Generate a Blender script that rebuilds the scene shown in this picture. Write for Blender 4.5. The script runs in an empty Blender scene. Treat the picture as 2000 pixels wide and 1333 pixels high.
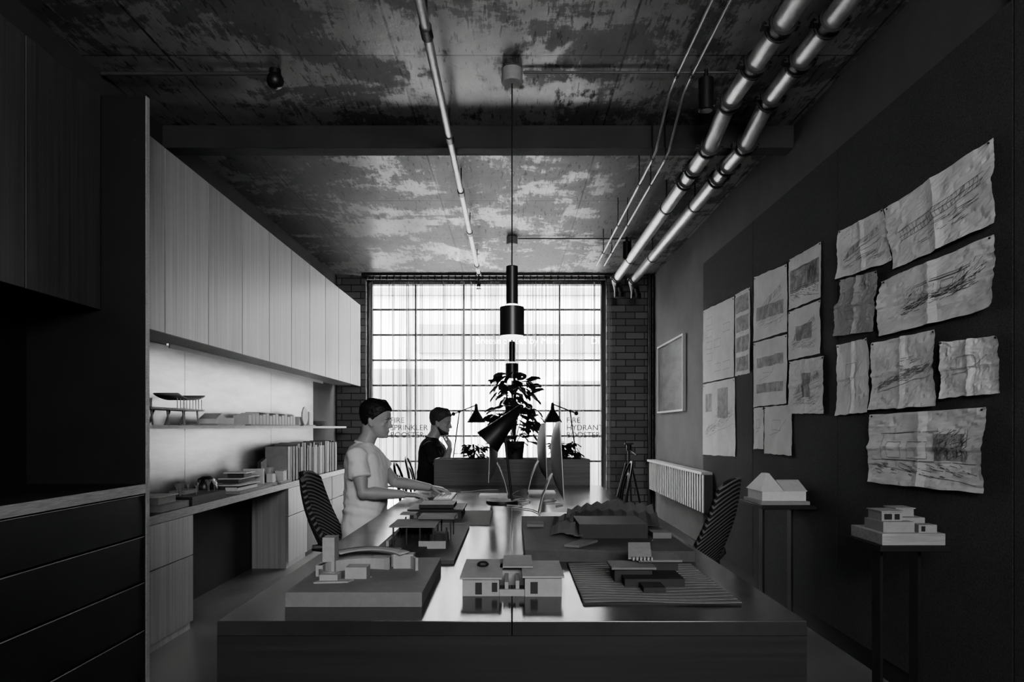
import bpy, bmesh, math, random
from mathutils import Vector, Matrix, noise
random.seed(11)
S = bpy.context.scene
COL = S.collection
V = Vector
rad = math.radians

# ------------------------------------------------------------------ materials
def g(v): return (v, v, v, 1)

def mat(name, col, rough=.5, metal=0., nscale=0, namt=.3, stretch=(1, 1, 1), bump=0., bscale=60., rvar=0., emis=0., orand=0., bstretch=(1, 1, 1)):
    m = bpy.data.materials.new(name); m.use_nodes = True
    n = m.node_tree.nodes; l = m.node_tree.links
    p = n['Principled BSDF']
    p.inputs['Base Color'].default_value = g(col)
    p.inputs['Roughness'].default_value = rough
    p.inputs['Metallic'].default_value = metal
    tc = n.new('ShaderNodeTexCoord')
    out = None
    if nscale:
        mp = n.new('ShaderNodeMapping'); mp.inputs['Scale'].default_value = stretch
        l.new(tc.outputs['Object'], mp.inputs[0])
        t = n.new('ShaderNodeTexNoise'); t.inputs['Scale'].default_value = nscale
        t.inputs['Detail'].default_value = 6; t.inputs['Roughness'].default_value = .65
        l.new(mp.outputs[0], t.inputs['Vector'])
        mr = n.new('ShaderNodeMapRange')
        mr.inputs['From Min'].default_value = .3; mr.inputs['From Max'].default_value = .7
        mr.inputs['To Min'].default_value = col * (1 - namt); mr.inputs['To Max'].default_value = col * (1 + namt)
        l.new(t.outputs['Fac'], mr.inputs['Value'])
        out = mr.outputs[0]
        if rvar:
            m2 = n.new('ShaderNodeMapRange')
            m2.inputs['From Min'].default_value = .35; m2.inputs['From Max'].default_value = .65
            m2.inputs['To Min'].default_value = rough - rvar; m2.inputs['To Max'].default_value = rough + rvar
            l.new(t.outputs['Fac'], m2.inputs['Value']); l.new(m2.outputs[0], p.inputs['Roughness'])
    if orand:
        oi = n.new('ShaderNodeObjectInfo')
        m3 = n.new('ShaderNodeMapRange')
        m3.inputs['To Min'].default_value = 1 - orand; m3.inputs['To Max'].default_value = 1 + orand
        l.new(oi.outputs['Random'], m3.inputs['Value'])
        mm = n.new('ShaderNodeMath'); mm.operation = 'MULTIPLY'
        if out: l.new(out, mm.inputs[0])
        else: mm.inputs[0].default_value = col
        l.new(m3.outputs[0], mm.inputs[1]); out = mm.outputs[0]
    if out:
        cc = n.new('ShaderNodeCombineColor')
        for i in range(3): l.new(out, cc.inputs[i])
        l.new(cc.outputs[0], p.inputs['Base Color'])
    if bump:
        mp2 = n.new('ShaderNodeMapping'); mp2.inputs['Scale'].default_value = bstretch
        l.new(tc.outputs['Object'], mp2.inputs[0])
        t2 = n.new('ShaderNodeTexNoise'); t2.inputs['Scale'].default_value = bscale; t2.inputs['Detail'].default_value = 4
        l.new(mp2.outputs[0], t2.inputs['Vector'])
        b = n.new('ShaderNodeBump'); b.inputs['Strength'].default_value = bump; b.inputs['Distance'].default_value = .01
        l.new(t2.outputs['Fac'], b.inputs['Height']); l.new(b.outputs[0], p.inputs['Normal'])
    if emis:
        p.inputs['Emission Color'].default_value = g(1); p.inputs['Emission Strength'].default_value = emis
    return m

M = {}
M['door'] = mat('light timber veneer', .32, .42, nscale=1.6, namt=.22, stretch=(34, 34, .5), orand=.14)
M['doordark'] = mat('dark timber veneer', .06, .5, nscale=1.6, namt=.35, stretch=(30, 30, .5), orand=.1)
M['carcass'] = mat('cabinet carcass', .22, .5, nscale=3, namt=.15)
M['black'] = mat('black laminate', .008, .6, nscale=4, namt=.3)
M['counter'] = mat('dark counter laminate', .05, .22, nscale=5, namt=.3, rvar=.06)
M['ply'] = mat('plywood edge', .32, .5, nscale=12, namt=.4, stretch=(1, 1, 25))
M['steel'] = mat('brushed steel sheet', .34, .33, .85, nscale=1.6, namt=.2, stretch=(1, 1, 6))
M['table'] = mat('dark glossy linoleum', .032, .18, nscale=3, namt=.25, rvar=.04)
M['tablefront'] = mat('dark stained timber', .014, .5, nscale=3, namt=.35, stretch=(.6, 22, 22))
M['galv'] = mat('galvanised steel pipe', .55, .36, .65, nscale=22, namt=.22, rvar=.04, stretch=(1, .5, 1))
M['cast'] = mat('dark cast coupling', .04, .4, .4, nscale=20, namt=.3)
M['conduit'] = mat('metal conduit', .4, .35, .7, nscale=14, namt=.2)
M['conduitdark'] = mat('painted grey conduit', .06, .5, nscale=14, namt=.2)
M['matblack'] = mat('matt black metal', .012, .45, nscale=30, namt=.2)
M['plaster'] = mat('grey plaster', .085, .8, nscale=2.5, namt=.15, bump=.05)
M['leftwall'] = mat('dark plaster', .04, .8, nscale=2.5, namt=.2)
M['felt'] = mat('dark grey felt', .05, .95, nscale=220, namt=.6, bump=.3, bscale=300)
M['paper'] = mat('creased paper', .68, .8, nscale=7, namt=.1, bump=.5, bscale=9)
M['trace'] = mat('tracing paper', .34, .7, nscale=7, namt=.15, bump=.5, bscale=9)
M['ink'] = mat('graphite line', .07, .8, nscale=50, namt=.3)
M['tone'] = mat('charcoal tone', .2, .8, nscale=30, namt=.5)
M['softtone'] = mat('soft wash tone', .32, .8, nscale=16, namt=.5)
M['card'] = mat('grey card', .26, .7, nscale=40, namt=.1)
M['greycard'] = mat('mid grey card', .14, .7, nscale=40, namt=.1)
M['whitecard'] = mat('white card', .6, .65, nscale=40, namt=.06)
M['darkcard'] = mat('black card', .015, .6, nscale=40, namt=.2)
M['midcard'] = mat('dark grey card', .05, .65, nscale=40, namt=.2)
M['balsa'] = mat('balsa wood', .3, .6, nscale=5, namt=.25, stretch=(1, 14, 14))
M['skin'] = mat('skin', .38, .5, nscale=18, namt=.06)
M['hair'] = mat('dark hair', .012, .6, nscale=60, namt=.6, stretch=(1, 1, .3))
M['hair2'] = mat('brown hair', .05, .6, nscale=60, namt=.6, stretch=(1, 1, .3))
M['tee'] = mat('pale cotton', .82, .9, nscale=14, namt=.05, bump=.1, bscale=40)
M['teedark'] = mat('black cotton', .018, .9, nscale=14, namt=.2)
M['trouser'] = mat('dark denim', .03, .9, nscale=60, namt=.3)
M['shoe'] = mat('shoe leather', .03, .5)
M['alu'] = mat('silver aluminium', .28, .4, .6, nscale=30, namt=.04)
M['screen'] = mat('black screen glass', .01, .1)
M['leaf'] = mat('plant leaf', .03, .45, nscale=9, namt=.4)
M['pot'] = mat('dark pot', .03, .6, nscale=12, namt=.3)
M['soil'] = mat('soil', .02, .9, nscale=60, namt=.5)
M['book'] = mat('book cover', .25, .6, nscale=20, namt=.1, orand=.85)
M['glow'] = mat('lamp diffuser', .8, .5, emis=3)
M['led'] = mat('led strip', .8, .5, emis=.7)
M['white'] = mat('white enamel', .5, .4, nscale=20, namt=.03)
M['radiator'] = mat('white radiator enamel', .45, .4, nscale=20, namt=.03)
M['facade'] = mat('pale render facade', .36, .8, nscale=1.2, namt=.08)
M['facadeband'] = mat('grey hoarding', .15, .8, nscale=2, namt=.1)
M['facadedark'] = mat('grey doorway', .11, .7, nscale=2, namt=.1)
M['letter'] = mat('white lettering', .9, .6)
M['vinyl'] = mat('dark vinyl lettering', .02, .6)
M['pavement'] = mat('street asphalt', .3, .8, nscale=8, namt=.2)
M['eye'] = mat('eye white', .4, .2)
M['iris'] = mat('dark iris', .01, .1)
M['floor'] = mat('polished concrete floor', .15, .38, nscale=1.8, namt=.2, rvar=.08)

def ceil_mat():
    m = bpy.data.materials.new('off-form concrete'); m.use_nodes = True
    n = m.node_tree.nodes; l = m.node_tree.links; p = n['Principled BSDF']
    tc = n.new('ShaderNodeTexCoord')
    def noise_(sc, st, det=8, r=.65, dist=0):
        mp = n.new('ShaderNodeMapping'); mp.inputs['Scale'].default_value = st; l.new(tc.outputs['Object'], mp.inputs[0])
        t = n.new('ShaderNodeTexNoise'); t.inputs['Scale'].default_value = sc; t.inputs['Detail'].default_value = det
        t.inputs['Roughness'].default_value = r; t.inputs['Distortion'].default_value = dist
        l.new(mp.outputs[0], t.inputs['Vector']); return t.outputs['Fac']
    def ramp(src, a, b, va, vb):
        mr = n.new('ShaderNodeMapRange'); mr.inputs['From Min'].default_value = a; mr.inputs['From Max'].default_value = b
        mr.inputs['To Min'].default_value = va; mr.inputs['To Max'].default_value = vb; l.new(src, mr.inputs['Value']); return mr.outputs[0]
    def mth(op, a, b):
        mm = n.new('ShaderNodeMath'); mm.operation = op
        for i, x in enumerate((a, b)):
            if isinstance(x, (int, float)): mm.inputs[i].default_value = x
            else: l.new(x, mm.inputs[i])
        return mm.outputs[0]
    big = noise_(1.5, (1, 1.1, 1), 12, .72, .3)
    scr = noise_(15, (2.2, .3, 1), 5, .75)
    patch = ramp(mth('ADD', mth('MULTIPLY', big, .78), mth('MULTIPLY', scr, .22)), .495, .525, 0, 1)
    fine = noise_(10, (1, .5, 1), 6, .7)
    streak = ramp(noise_(26, (1.7, .28, 1), 3, .6), .60, .63, 1, .3)
    colv = mth('MULTIPLY', ramp(fine, .3, .7, .10, .16), streak)
    colv = mth('MULTIPLY', colv, ramp(patch, 0, 1, .75, 1.9))  # mottled patches, lightened in colour to carry window highlights as well
    br = n.new('ShaderNodeTexBrick'); br.offset = 0
    mp = n.new('ShaderNodeMapping'); mp.inputs['Location'].default_value = (.6 + 1.18 * 4, 1.0, 0); l.new(tc.outputs['Object'], mp.inputs[0])
    l.new(mp.outputs[0], br.inputs['Vector'])
    br.inputs['Scale'].default_value = 1; br.inputs['Brick Width'].default_value = 1.18; br.inputs['Row Height'].default_value = 1.13
    br.inputs['Mortar Size'].default_value = .006; br.inputs['Color1'].default_value = g(1); br.inputs['Color2'].default_value = g(.85); br.inputs['Mortar'].default_value = g(.25)
    mix = mth('MULTIPLY', colv, br.outputs['Color'])
    cc = n.new('ShaderNodeCombineColor')
    for i in range(3): l.new(mix, cc.inputs[i])
    l.new(cc.outputs[0], p.inputs['Base Color'])
    l.new(ramp(patch, 0, 1, .55, .28), p.inputs['Roughness'])
    b = n.new('ShaderNodeBump'); b.inputs['Strength'].default_value = .25; b.inputs['Distance'].default_value = .01
    l.new(fine, b.inputs['Height']); l.new(b.outputs[0], p.inputs['Normal'])
    return m
M['ceil'] = ceil_mat()

def brick_mat():
    m = bpy.data.materials.new('painted brick'); m.use_nodes = True
    n = m.node_tree.nodes; l = m.node_tree.links; p = n['Principled BSDF']
    tc = n.new('ShaderNodeTexCoord'); sp = n.new('ShaderNodeSeparateXYZ'); cb = n.new('ShaderNodeCombineXYZ')
    l.new(tc.outputs['Object'], sp.inputs[0]); l.new(sp.outputs[0], cb.inputs[0]); l.new(sp.outputs[2], cb.inputs[1])
    br = n.new('ShaderNodeTexBrick'); l.new(cb.outputs[0], br.inputs['Vector'])
    br.inputs['Scale'].default_value = 1; br.inputs['Brick Width'].default_value = .24; br.inputs['Row Height'].default_value = .086
    br.inputs['Mortar Size'].default_value = .006
    br.inputs['Color1'].default_value = g(.13); br.inputs['Color2'].default_value = g(.22); br.inputs['Mortar'].default_value = g(.05)
    l.new(br.outputs['Color'], p.inputs['Base Color']); p.inputs['Roughness'].default_value = .8
    b = n.new('ShaderNodeBump'); b.inputs['Strength'].default_value = .8; b.inputs['Distance'].default_value = .012
    inv = n.new('ShaderNodeMath'); inv.operation = 'SUBTRACT'; inv.inputs[0].default_value = 1
    l.new(br.outputs['Fac'], inv.inputs[1]); l.new(inv.outputs[0], b.inputs['Height']); l.new(b.outputs[0], p.inputs['Normal'])
    return m
M['brick'] = brick_mat()

def curtain_mat():
    m = bpy.data.materials.new('sheer curtain cloth'); m.use_nodes = True
    n = m.node_tree.nodes; l = m.node_tree.links
    for x in list(n): n.remove(x)
    o = n.new('ShaderNodeOutputMaterial'); mx = n.new('ShaderNodeMixShader'); mx2 = n.new('ShaderNodeMixShader')
    tr = n.new('ShaderNodeBsdfTransparent'); tl = n.new('ShaderNodeBsdfTranslucent'); df = n.new('ShaderNodeBsdfDiffuse')
    tl.inputs[0].default_value = g(.06); df.inputs[0].default_value = g(.2)
    mx2.inputs[0].default_value = .4; l.new(tl.outputs[0], mx2.inputs[1]); l.new(df.outputs[0], mx2.inputs[2])
    tc = n.new('ShaderNodeTexCoord'); mp = n.new('ShaderNodeMapping'); mp.inputs['Scale'].default_value = (34, 1, .2)
    t = n.new('ShaderNodeTexNoise'); t.inputs['Scale'].default_value = 1.3; t.inputs['Detail'].default_value = 4
    mr = n.new('ShaderNodeMapRange'); mr.inputs['From Min'].default_value = .42; mr.inputs['From Max'].default_value = .66
    mr.inputs['To Min'].default_value = .1; mr.inputs['To Max'].default_value = .92
    l.new(tc.outputs['Object'], mp.inputs[0]); l.new(mp.outputs[0], t.inputs['Vector']); l.new(t.outputs['Fac'], mr.inputs['Value'])
    l.new(mr.outputs[0], mx.inputs[0]); l.new(tr.outputs[0], mx.inputs[1]); l.new(mx2.outputs[0], mx.inputs[2])
    l.new(mx.outputs[0], o.inputs[0]); return m
M['curtain'] = curtain_mat()

def glass_mat():
    m = bpy.data.materials.new('window glass'); m.use_nodes = True
    n = m.node_tree.nodes; l = m.node_tree.links
    for x in list(n): n.remove(x)
    o = n.new('ShaderNodeOutputMaterial'); mx = n.new('ShaderNodeMixShader'); tr = n.new('ShaderNodeBsdfTransparent'); gl = n.new('ShaderNodeBsdfGlossy')
    gl.inputs['Roughness'].default_value = .02; mx.inputs[0].default_value = .05
    l.new(tr.outputs[0], mx.inputs[1]); l.new(gl.outputs[0], mx.inputs[2]); l.new(mx.outputs[0], o.inputs[0]); return m
M['glass'] = glass_mat()

def stripe_mat():
    m = bpy.data.materials.new('striped woven upholstery'); m.use_nodes = True
    n = m.node_tree.nodes; l = m.node_tree.links; p = n['Principled BSDF']
    tc = n.new('ShaderNodeTexCoord'); mp = n.new('ShaderNodeMapping'); mp.inputs['Location'].default_value = (0, 0, -.30)
    mp.inputs['Scale'].default_value = (1, 1.3, 1)
    w = n.new('ShaderNodeTexWave'); w.wave_type = 'RINGS'; w.rings_direction = 'X'; w.inputs['Scale'].default_value = 13
    w.inputs['Distortion'].default_value = .6
    l.new(tc.outputs['Object'], mp.inputs[0]); l.new(mp.outputs[0], w.inputs['Vector'])
    cr = n.new('ShaderNodeMapRange'); cr.inputs['From Min'].default_value = .6; cr.inputs['From Max'].default_value = .75
    cr.inputs['To Min'].default_value = .012; cr.inputs['To Max'].default_value = .16
    l.new(w.outputs['Fac'], cr.inputs['Value'])
    cc = n.new('ShaderNodeCombineColor')
    for i in range(3): l.new(cr.outputs[0], cc.inputs[i])
    l.new(cc.outputs[0], p.inputs['Base Color']); p.inputs['Roughness'].default_value = .8
    return m
M['stripe'] = stripe_mat()

# ------------------------------------------------------------------ mesh builder
def frame(d):
    d = d.normalized(); up = V((0, 0, 1)) if abs(d.z) < .95 else V((1, 0, 0))
    a = d.cross(up).normalized(); return a, a.cross(d).normalized()

class B:
    def __init__(s): s.bm = bmesh.new()
    def box(s, x0, x1, y0, y1, z0, z1, T=None):
        vs = [V((x, y, z)) for z in (z0, z1) for y in (y0, y1) for x in (x0, x1)]
        if T: vs = [T @ v for v in vs]
        b = [s.bm.verts.new(v) for v in vs]
        for f in ((0, 1, 3, 2), (4, 6, 7, 5), (0, 4, 5, 1), (2, 3, 7, 6), (0, 2, 6, 4), (1, 5, 7, 3)):
            s.bm.faces.new([b[i] for i in f])
        return s
    def loft(s, rings, cap=True, close=True):
        R = [[s.bm.verts.new(v) for v in r] for r in rings]; n = len(R[0])
        for i in range(len(R) - 1):
            for j in range(n if close else n - 1):
                k = (j + 1) % n
                s.bm.faces.new((R[i][j], R[i][k], R[i + 1][k], R[i + 1][j]))
        if cap:
            s.bm.faces.new(R[0][::-1]); s.bm.faces.new(R[-1])
        return s
    def tube(s, pts, r, seg=10, cap=True):
        pts = [V(p) for p in pts]; n = len(pts)
        rs = r if isinstance(r, (list, tuple)) else [r] * n
        rings = []; pa = None
        for i in range(n):
            t = (pts[min(i + 1, n - 1)] - pts[max(i - 1, 0)]).normalized()
            if pa is None: pa, _ = frame(t)
            a = (pa - t * pa.dot(t)).normalized(); b = t.cross(a); pa = a
            rings.append([pts[i] + (a * math.cos(q) + b * math.sin(q)) * rs[i] for q in [2 * math.pi * k / seg for k in range(seg)]])
        return s.loft(rings, cap)
    def cyl(s, p0, p1, r0, r1=None, seg=20):
        return s.tube([p0, p1], [r0, r0 if r1 is None else r1], seg)
    def sph(s, c, r, seg=16, T=None):
        if isinstance(r, (int, float)): r = (r, r, r)
        mm = Matrix.Translation(V(c)) @ Matrix.Diagonal((r[0], r[1], r[2], 1))
        if T: mm = T @ mm
        bmesh.ops.create_uvsphere(s.bm, u_segments=seg, v_segments=max(6, seg // 2 + 2), radius=1, matrix=mm); return s
    def prism(s, poly, ext):
        ext = V(ext); a = [V(p) for p in poly]
        return s.loft([a, [p + ext for p in a]])
    def grid(s, fn, nu, nv):
        g_ = [[s.bm.verts.new(fn(i / nu, j / nv)) for j in range(nv + 1)] for i in range(nu + 1)]
        for i in range(nu):
            for j in range(nv):
                s.bm.faces.new((g_[i][j], g_[i + 1][j], g_[i + 1][j + 1], g_[i][j + 1]))
        return s
    def strip(s, pts, nrm, w):
        for i in range(len(pts) - 1):
            d = pts[i + 1] - pts[i]
            if d.length < 1e-6: continue
            a = d.cross(nrm).normalized() * w / 2
            vs = [s.bm.verts.new(p) for p in (pts[i] - a, pts[i + 1] - a, pts[i + 1] + a, pts[i] + a)]
            s.bm.faces.new(vs)
    def obj(s, name, m, parent=None, smooth=False, bevel=0, loc=None, rz=0, label=None, solid=0, recalc=True):
        if recalc: bmesh.ops.recalc_face_normals(s.bm, faces=s.bm.faces[:])
        me = bpy.data.meshes.new(name); s.bm.to_mesh(me); s.bm.free()
        me.materials.append(M[m] if isinstance(m, str) else m)
        if smooth:
            me.polygons.foreach_set('use_smooth', [True] * len(me.polygons)); me.set_sharp_from_angle(angle=rad(42))
        o = bpy.data.objects.new(name, me); COL.objects.link(o)
        if parent: o.parent = parent
        if loc: o.location = loc
        if rz: o.rotation_euler = (0, 0, rad(rz))
        if solid:
            q = o.modifiers.new('solid', 'SOLIDIFY'); q.thickness = solid; q.offset = 0
        if bevel:
            q = o.modifiers.new('bev', 'BEVEL'); q.width = bevel; q.segments = 2; q.limit_method = 'ANGLE'
        if label: o['label'] = label
        return o

def tag(o, label, cat, group=None):
    o['label'] = label; o['category'] = cat
    if group: o['group'] = group
    return o
def struct(o, label=None):
    o['kind'] = 'structure'
    if label: o['label'] = label
    return o
def thing(name, label, cat, loc=(0, 0, 0), rz=0, group=None):
    e = bpy.data.objects.new(name, None); e.empty_display_size = .1; COL.objects.link(e)
    e.location = loc; e.rotation_euler = (0, 0, rad(rz)); return tag(e, label, cat, group)
def remeshed(b, name, m, parent, voxel, smooth_it=4, disp=None, label=None):
    o = b.obj(name + '_tmp', m)
    r = o.modifiers.new('r', 'REMESH'); r.mode = 'VOXEL'; r.voxel_size = voxel; r.use_smooth_shade = True
    sm = o.modifiers.new('s', 'SMOOTH'); sm.factor = .5; sm.iterations = smooth_it
    bpy.context.view_layer.update()
    dg = bpy.context.evaluated_depsgraph_get()
    me = bpy.data.meshes.new_from_object(o.evaluated_get(dg)); me.name = name
    bpy.data.objects.remove(o)
    if disp:
        for v in me.vertices: v.co += v.normal * disp(v.co)
    me.polygons.foreach_set('use_smooth', [True] * len(me.polygons))
    k = bpy.data.objects.new(name, me); COL.objects.link(k)
    if parent: k.parent = parent
    if label: k['label'] = label
    if not me.materials: me.materials.append(M[m])
    return k
def text(name, body, size, m, loc, parent=None, rot=(90, 0, 0), bold=0):
    c = bpy.data.curves.new(name, 'FONT'); c.body = body; c.size = size; c.extrude = .002; c.space_line = .95; c.offset = bold
    o = bpy.data.objects.new(name + '_tmp', c); COL.objects.link(o)
    bpy.context.view_layer.update(); dg = bpy.context.evaluated_depsgraph_get()
    me = bpy.data.meshes.new_from_object(o.evaluated_get(dg)); bpy.data.objects.remove(o)
    me.materials.clear(); me.materials.append(M[m])
    k = bpy.data.objects.new(name, me); COL.objects.link(k); k.location = loc; k.rotation_euler = [rad(a) for a in rot]
    if parent: k.parent = parent
    return k

# ------------------------------------------------------------------ people
def ring(c, rx, ry, n=24, e=1.0, T=None, tilt=0):
    out = []
    for k in range(n):
        q = 2 * math.pi * k / n; cx, sy = math.cos(q), math.sin(q)
        x = math.copysign(abs(cx) ** e, cx) * rx; y = math.copysign(abs(sy) ** e, sy) * ry
        p = V((c[0] + x, c[1] + y, c[2] + tilt * x))
        out.append(T @ p if T else p)
    return out
def hand(b, w, d, nrm, thumb, curl=1.0):
    d = V(d).normalized(); nrm = V(nrm); nrm = (nrm - d * nrm.dot(d)).normalized(); s = V(thumb); s = (s - d * s.dot(d) - nrm * s.dot(nrm)).normalized(); w = V(w)
    rings = []
    for t, wd, th in ((-.012, .026, .022), (.01, .029, .018), (.035, .038, .017), (.06, .041, .016), (.082, .040, .013), (.092, .034, .009)):
        c = w + d * t
        rings.append([c + s * wd * math.cos(q) + nrm * th * math.sin(q) for q in [2 * math.pi * k / 16 for k in range(16)]])
    b.loft(rings)
    for off, L, r, base in ((.029, .070, .0085, .083), (.010, .080, .009, .088), (-.010, .074, .0087, .086), (-.029, .058, .0078, .079)):
        p = w + d * (base - .015) + s * off; dirv = (d + s * off * 4).normalized(); ang = 0; pts = [p]; rs = [r * 1.05]
        for k, fr in enumerate((.02 / L + .40, .33, .27)):
            ang += curl * (12, 30, 32)[k]
            v = dirv * math.cos(rad(ang)) - nrm * math.sin(rad(ang))
            p = p + v * L * fr; pts.append(p); rs.append(r * (1, .93, .82)[k])
        b.tube(pts, rs, 10); b.sph(pts[-1], rs[-1], 8)
    p = w + d * .022 + s * .027; pts = [p]
    for v, L in (((d * .6 + s * .75 - nrm * .2), .036), ((d * .9 + s * .35 - nrm * .3), .03), ((d * 1 + s * .1 - nrm * .35), .025)):
        p = p + v.normalized() * L; pts.append(p)
    b.tube(pts, [.0125, .0105, .0098, .008], 10); b.sph(pts[-1], .008, 8)

def person(loc, label, rz, headx, pitch, yaw, arms, hairmat, shirtmat, sleeve=.62, beard=False, lean=0, hairtop=.012):
    e = thing('person', label, 'person', loc, rz)
    HM = Matrix.Translation(V((headx, 0, 1.142))) @ Matrix.Rotation(rad(yaw), 4, 'Z') @ Matrix.Rotation(rad(pitch), 4, 'Y')
    b = B()
    tor = [((-.01, 0, .46), .11, .155), ((0, 0, .54), .125, .170), ((.0 + lean * .2, 0, .64), .115, .155), ((.01 + lean * .4, 0, .74), .108, .145), ((.015 + lean * .6, 0, .86), .112, .158),
           ((.01 + lean * .8, 0, .96), .115, .172), ((-.0 + lean, 0, 1.03), .098, .172), ((-.008 + lean, 0, 1.072), .068, .128), ((-.004 + lean, 0, 1.10), .052, .072)]
    b.loft([ring(c, rx, ry, e=.85) for c, rx, ry in tor])
    b.tube([(-.01 + lean, 0, 1.05), (.005 + lean, 0, 1.10), (headx - .03, 0, 1.155), (headx - .022, 0, 1.22)], [.075, .058, .053, .055], 18)
    prof = [(-.004, .060, .012, .020), (.004, .082, .0, .034), (.018, .090, -.012, .044), (.036, .089, -.035, .053), (.055, .088, -.062, .060), (.075, .087, -.082, .066), (.094, .084, -.094, .070), (.108, .081, -.100, .073),
            (.122, .087, -.104, .075), (.140, .091, -.107, .077), (.162, .087, -.106, .078), (.182, .077, -.098, .073), (.200, .058, -.082, .062), (.213, .034, -.058, .044), (.219, .008, -.03, .022)]
    b.loft([ring(((xf + xb) / 2, 0, z), (xf - xb) / 2, hw, 32, .9, HM) for z, xf, xb, hw in prof])
    nz = [((.083, 0, .122), .007, .007), ((.090, 0, .108), .009, .0075), ((.097, 0, .094), .011, .009), ((.103, 0, .082), .0125, .012), ((.103, 0, .073), .012, .016), ((.092, 0, .067), .008, .013)]
    b.loft([ring(c, rx, ry, 14, 1, HM) for c, rx, ry in nz])
    b.sph((.0885, 0, .0505), (.0085, .021, .0052), 14, HM); b.sph((.087, 0, .041), (.0085, .018, .0058), 14, HM)
    b.sph((.082, 0, .014), (.013, .020, .014), 12, HM)
    for s_ in (-1, 1):
        b.sph((.080, s_ * .030, .126), (.009, .022, .006), 12, HM)
        b.sph((.060, s_ * .042, .084), (.020, .013, .014), 12, HM)
        E = HM @ Matrix.Translation(V((-.008, s_ * .075, .094))) @ Matrix.Rotation(rad(-12), 4, 'Y') @ Matrix.Rotation(rad(s_ * -18), 4, 'Z')
        b.sph((0, 0, 0), (.018, .007, .030), 16, E); b.sph((-.003, s_ * .005, .012), (.015, .006, .016), 12, E); b.sph((.004, 0, -.025), (.009, .006, .010), 10, E)
    sleeves = []
    for (sh, el, wr, fd, nr, th, cu) in arms:
        sh, el, wr = V(sh), V(el), V(wr); up = sh.lerp(el, .35); mid = sh.lerp(el, .7); f1 = el.lerp(wr, .25); f2 = el.lerp(wr, .65)
        inn = V((sh.x, sh.y * .55, sh.z + .012))
        b.tube([inn, sh, up, mid, el, f1, f2, wr], [.050, .053, .048, .043, .039, .042, .033, .025], 18); b.sph(el, .039, 14)
        hand(b, wr, fd, nr, th, cu); sleeves.append((sh, el, inn))
    for s_ in (-1, 1):
        b.tube([(0, s_ * .08, .53), (.2, s_ * .10, .535), (.43, s_ * .12, .52)], [.082, .075, .056], 14)
        b.tube([(.43, s_ * .12, .52), (.42, s_ * .12, .36), (.40, s_ * .12, .09)], [.056, .055, .038], 14); b.sph((.43, s_ * .12, .52), .056, 12)
    remeshed(b, 'body', 'skin', e, .005, 3)
    b = B()
    grow = [.012, .016, .022, .024, .018, .014, .012, .010]
    rr = [((c[0], c[1], c[2] + (.02 if i == 0 else 0)), rx + gq, ry + gq) for i, ((c, rx, ry), gq) in enumerate(zip(tor[:-1], grow))]
    rr.append(((-.006 + lean, 0, 1.100), .060, .078))
    b.loft([ring(c, rx, ry, e=.85) for c, rx, ry in rr])
    for sh, el, inn in sleeves:
        hem = sh.lerp(el, sleeve)
        b.tube([inn, sh + V((0, 0, .000)), sh.lerp(el, sleeve * .5), hem], [.058, .061, .061, .066], 20)
    def folds(p):
        f = .011 * noise.noise(V((p.x * 8 + p.z * 7, p.y * 8, p.z * 11))) + .006 * noise.noise(p * 24)
        w = max(0, 1 - abs(p.z - .68) / .14)
        return f + w * .005 * math.sin(p.z * 80 + 5 * noise.noise(p * 7))
    remeshed(b, 'shirt', shirtmat, e, .008, 9, disp=lambda p: folds(p) + .003)
    b = B(); b.loft([ring((-.004 + lean, 0, 1.094), .064, .078, 28, 1, None, -.25), ring((.0 + lean, 0, 1.106), .061, .070, 28, 1, None, -.25), ring((.0 + lean, 0, 1.106), .057, .066, 28, 1, None, -.25), ring((-.004 + lean, 0, 1.092), .057, .068, 28, 1, None, -.25)], cap=False)
    b.obj('collar', shirtmat, e, smooth=True)
    b = B()
    b.loft([ring((-.01, 0, .455), .12, .165), ring((0, 0, .52), .136, .182), ring((0, 0, .58), .132, .178)])
    for s_ in (-1, 1):
        b.tube([(0, s_ * .08, .53), (.2, s_ * .10, .537), (.43, s_ * .12, .525)], [.09, .085, .068], 16); b.sph((.43, s_ * .12, .52), .068, 12)
        b.tube([(.43, s_ * .12, .52), (.42, s_ * .12, .36), (.40, s_ * .12, .10)], [.068, .066, .056], 16)
    remeshed(b, 'trousers', 'trouser', e, .012, 3)
    for s_ in (-1, 1):
        b = B(); b.loft([ring((.44, s_ * .12, .004), .135, .045), ring((.44, s_ * .12, .03), .14, .048), ring((.43, s_ * .12, .06), .11, .042), ring((.40, s_ * .12, .10), .055, .038)])
        b.obj('shoe', 'shoe', e, smooth=True)
    hb = bmesh.new(); rr = []
    for z, xf, xb, hw in prof[4:]:
        t = (z - .055) / .165; gr = .005 + .010 * t
        rr.append(ring(((xf + xb) / 2 - .002, 0, z + hairtop * t * 1.3), (xf - xb) / 2 + gr, hw + gr * .8, 40, .92))
    zt = .219 + hairtop * 1.3
    rr.append(ring((-.012, 0, zt + .008), .03, .03, 40)); rr.append(ring((-.012, 0, zt + .010), .006, .006, 40))
    T_ = B(); T_.bm.free(); T_.bm = hb; T_.loft(rr)
    bmesh.ops.bisect_plane(hb, geom=hb.verts[:] + hb.edges[:] + hb.faces[:], plane_co=V((.078, 0, .180)), plane_no=V((.95, 0, -1)).normalized(), clear_outer=True)
    bmesh.ops.holes_fill(hb, edges=[q for q in hb.edges if q.is_boundary])
    rnd = random.Random(5)
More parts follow.
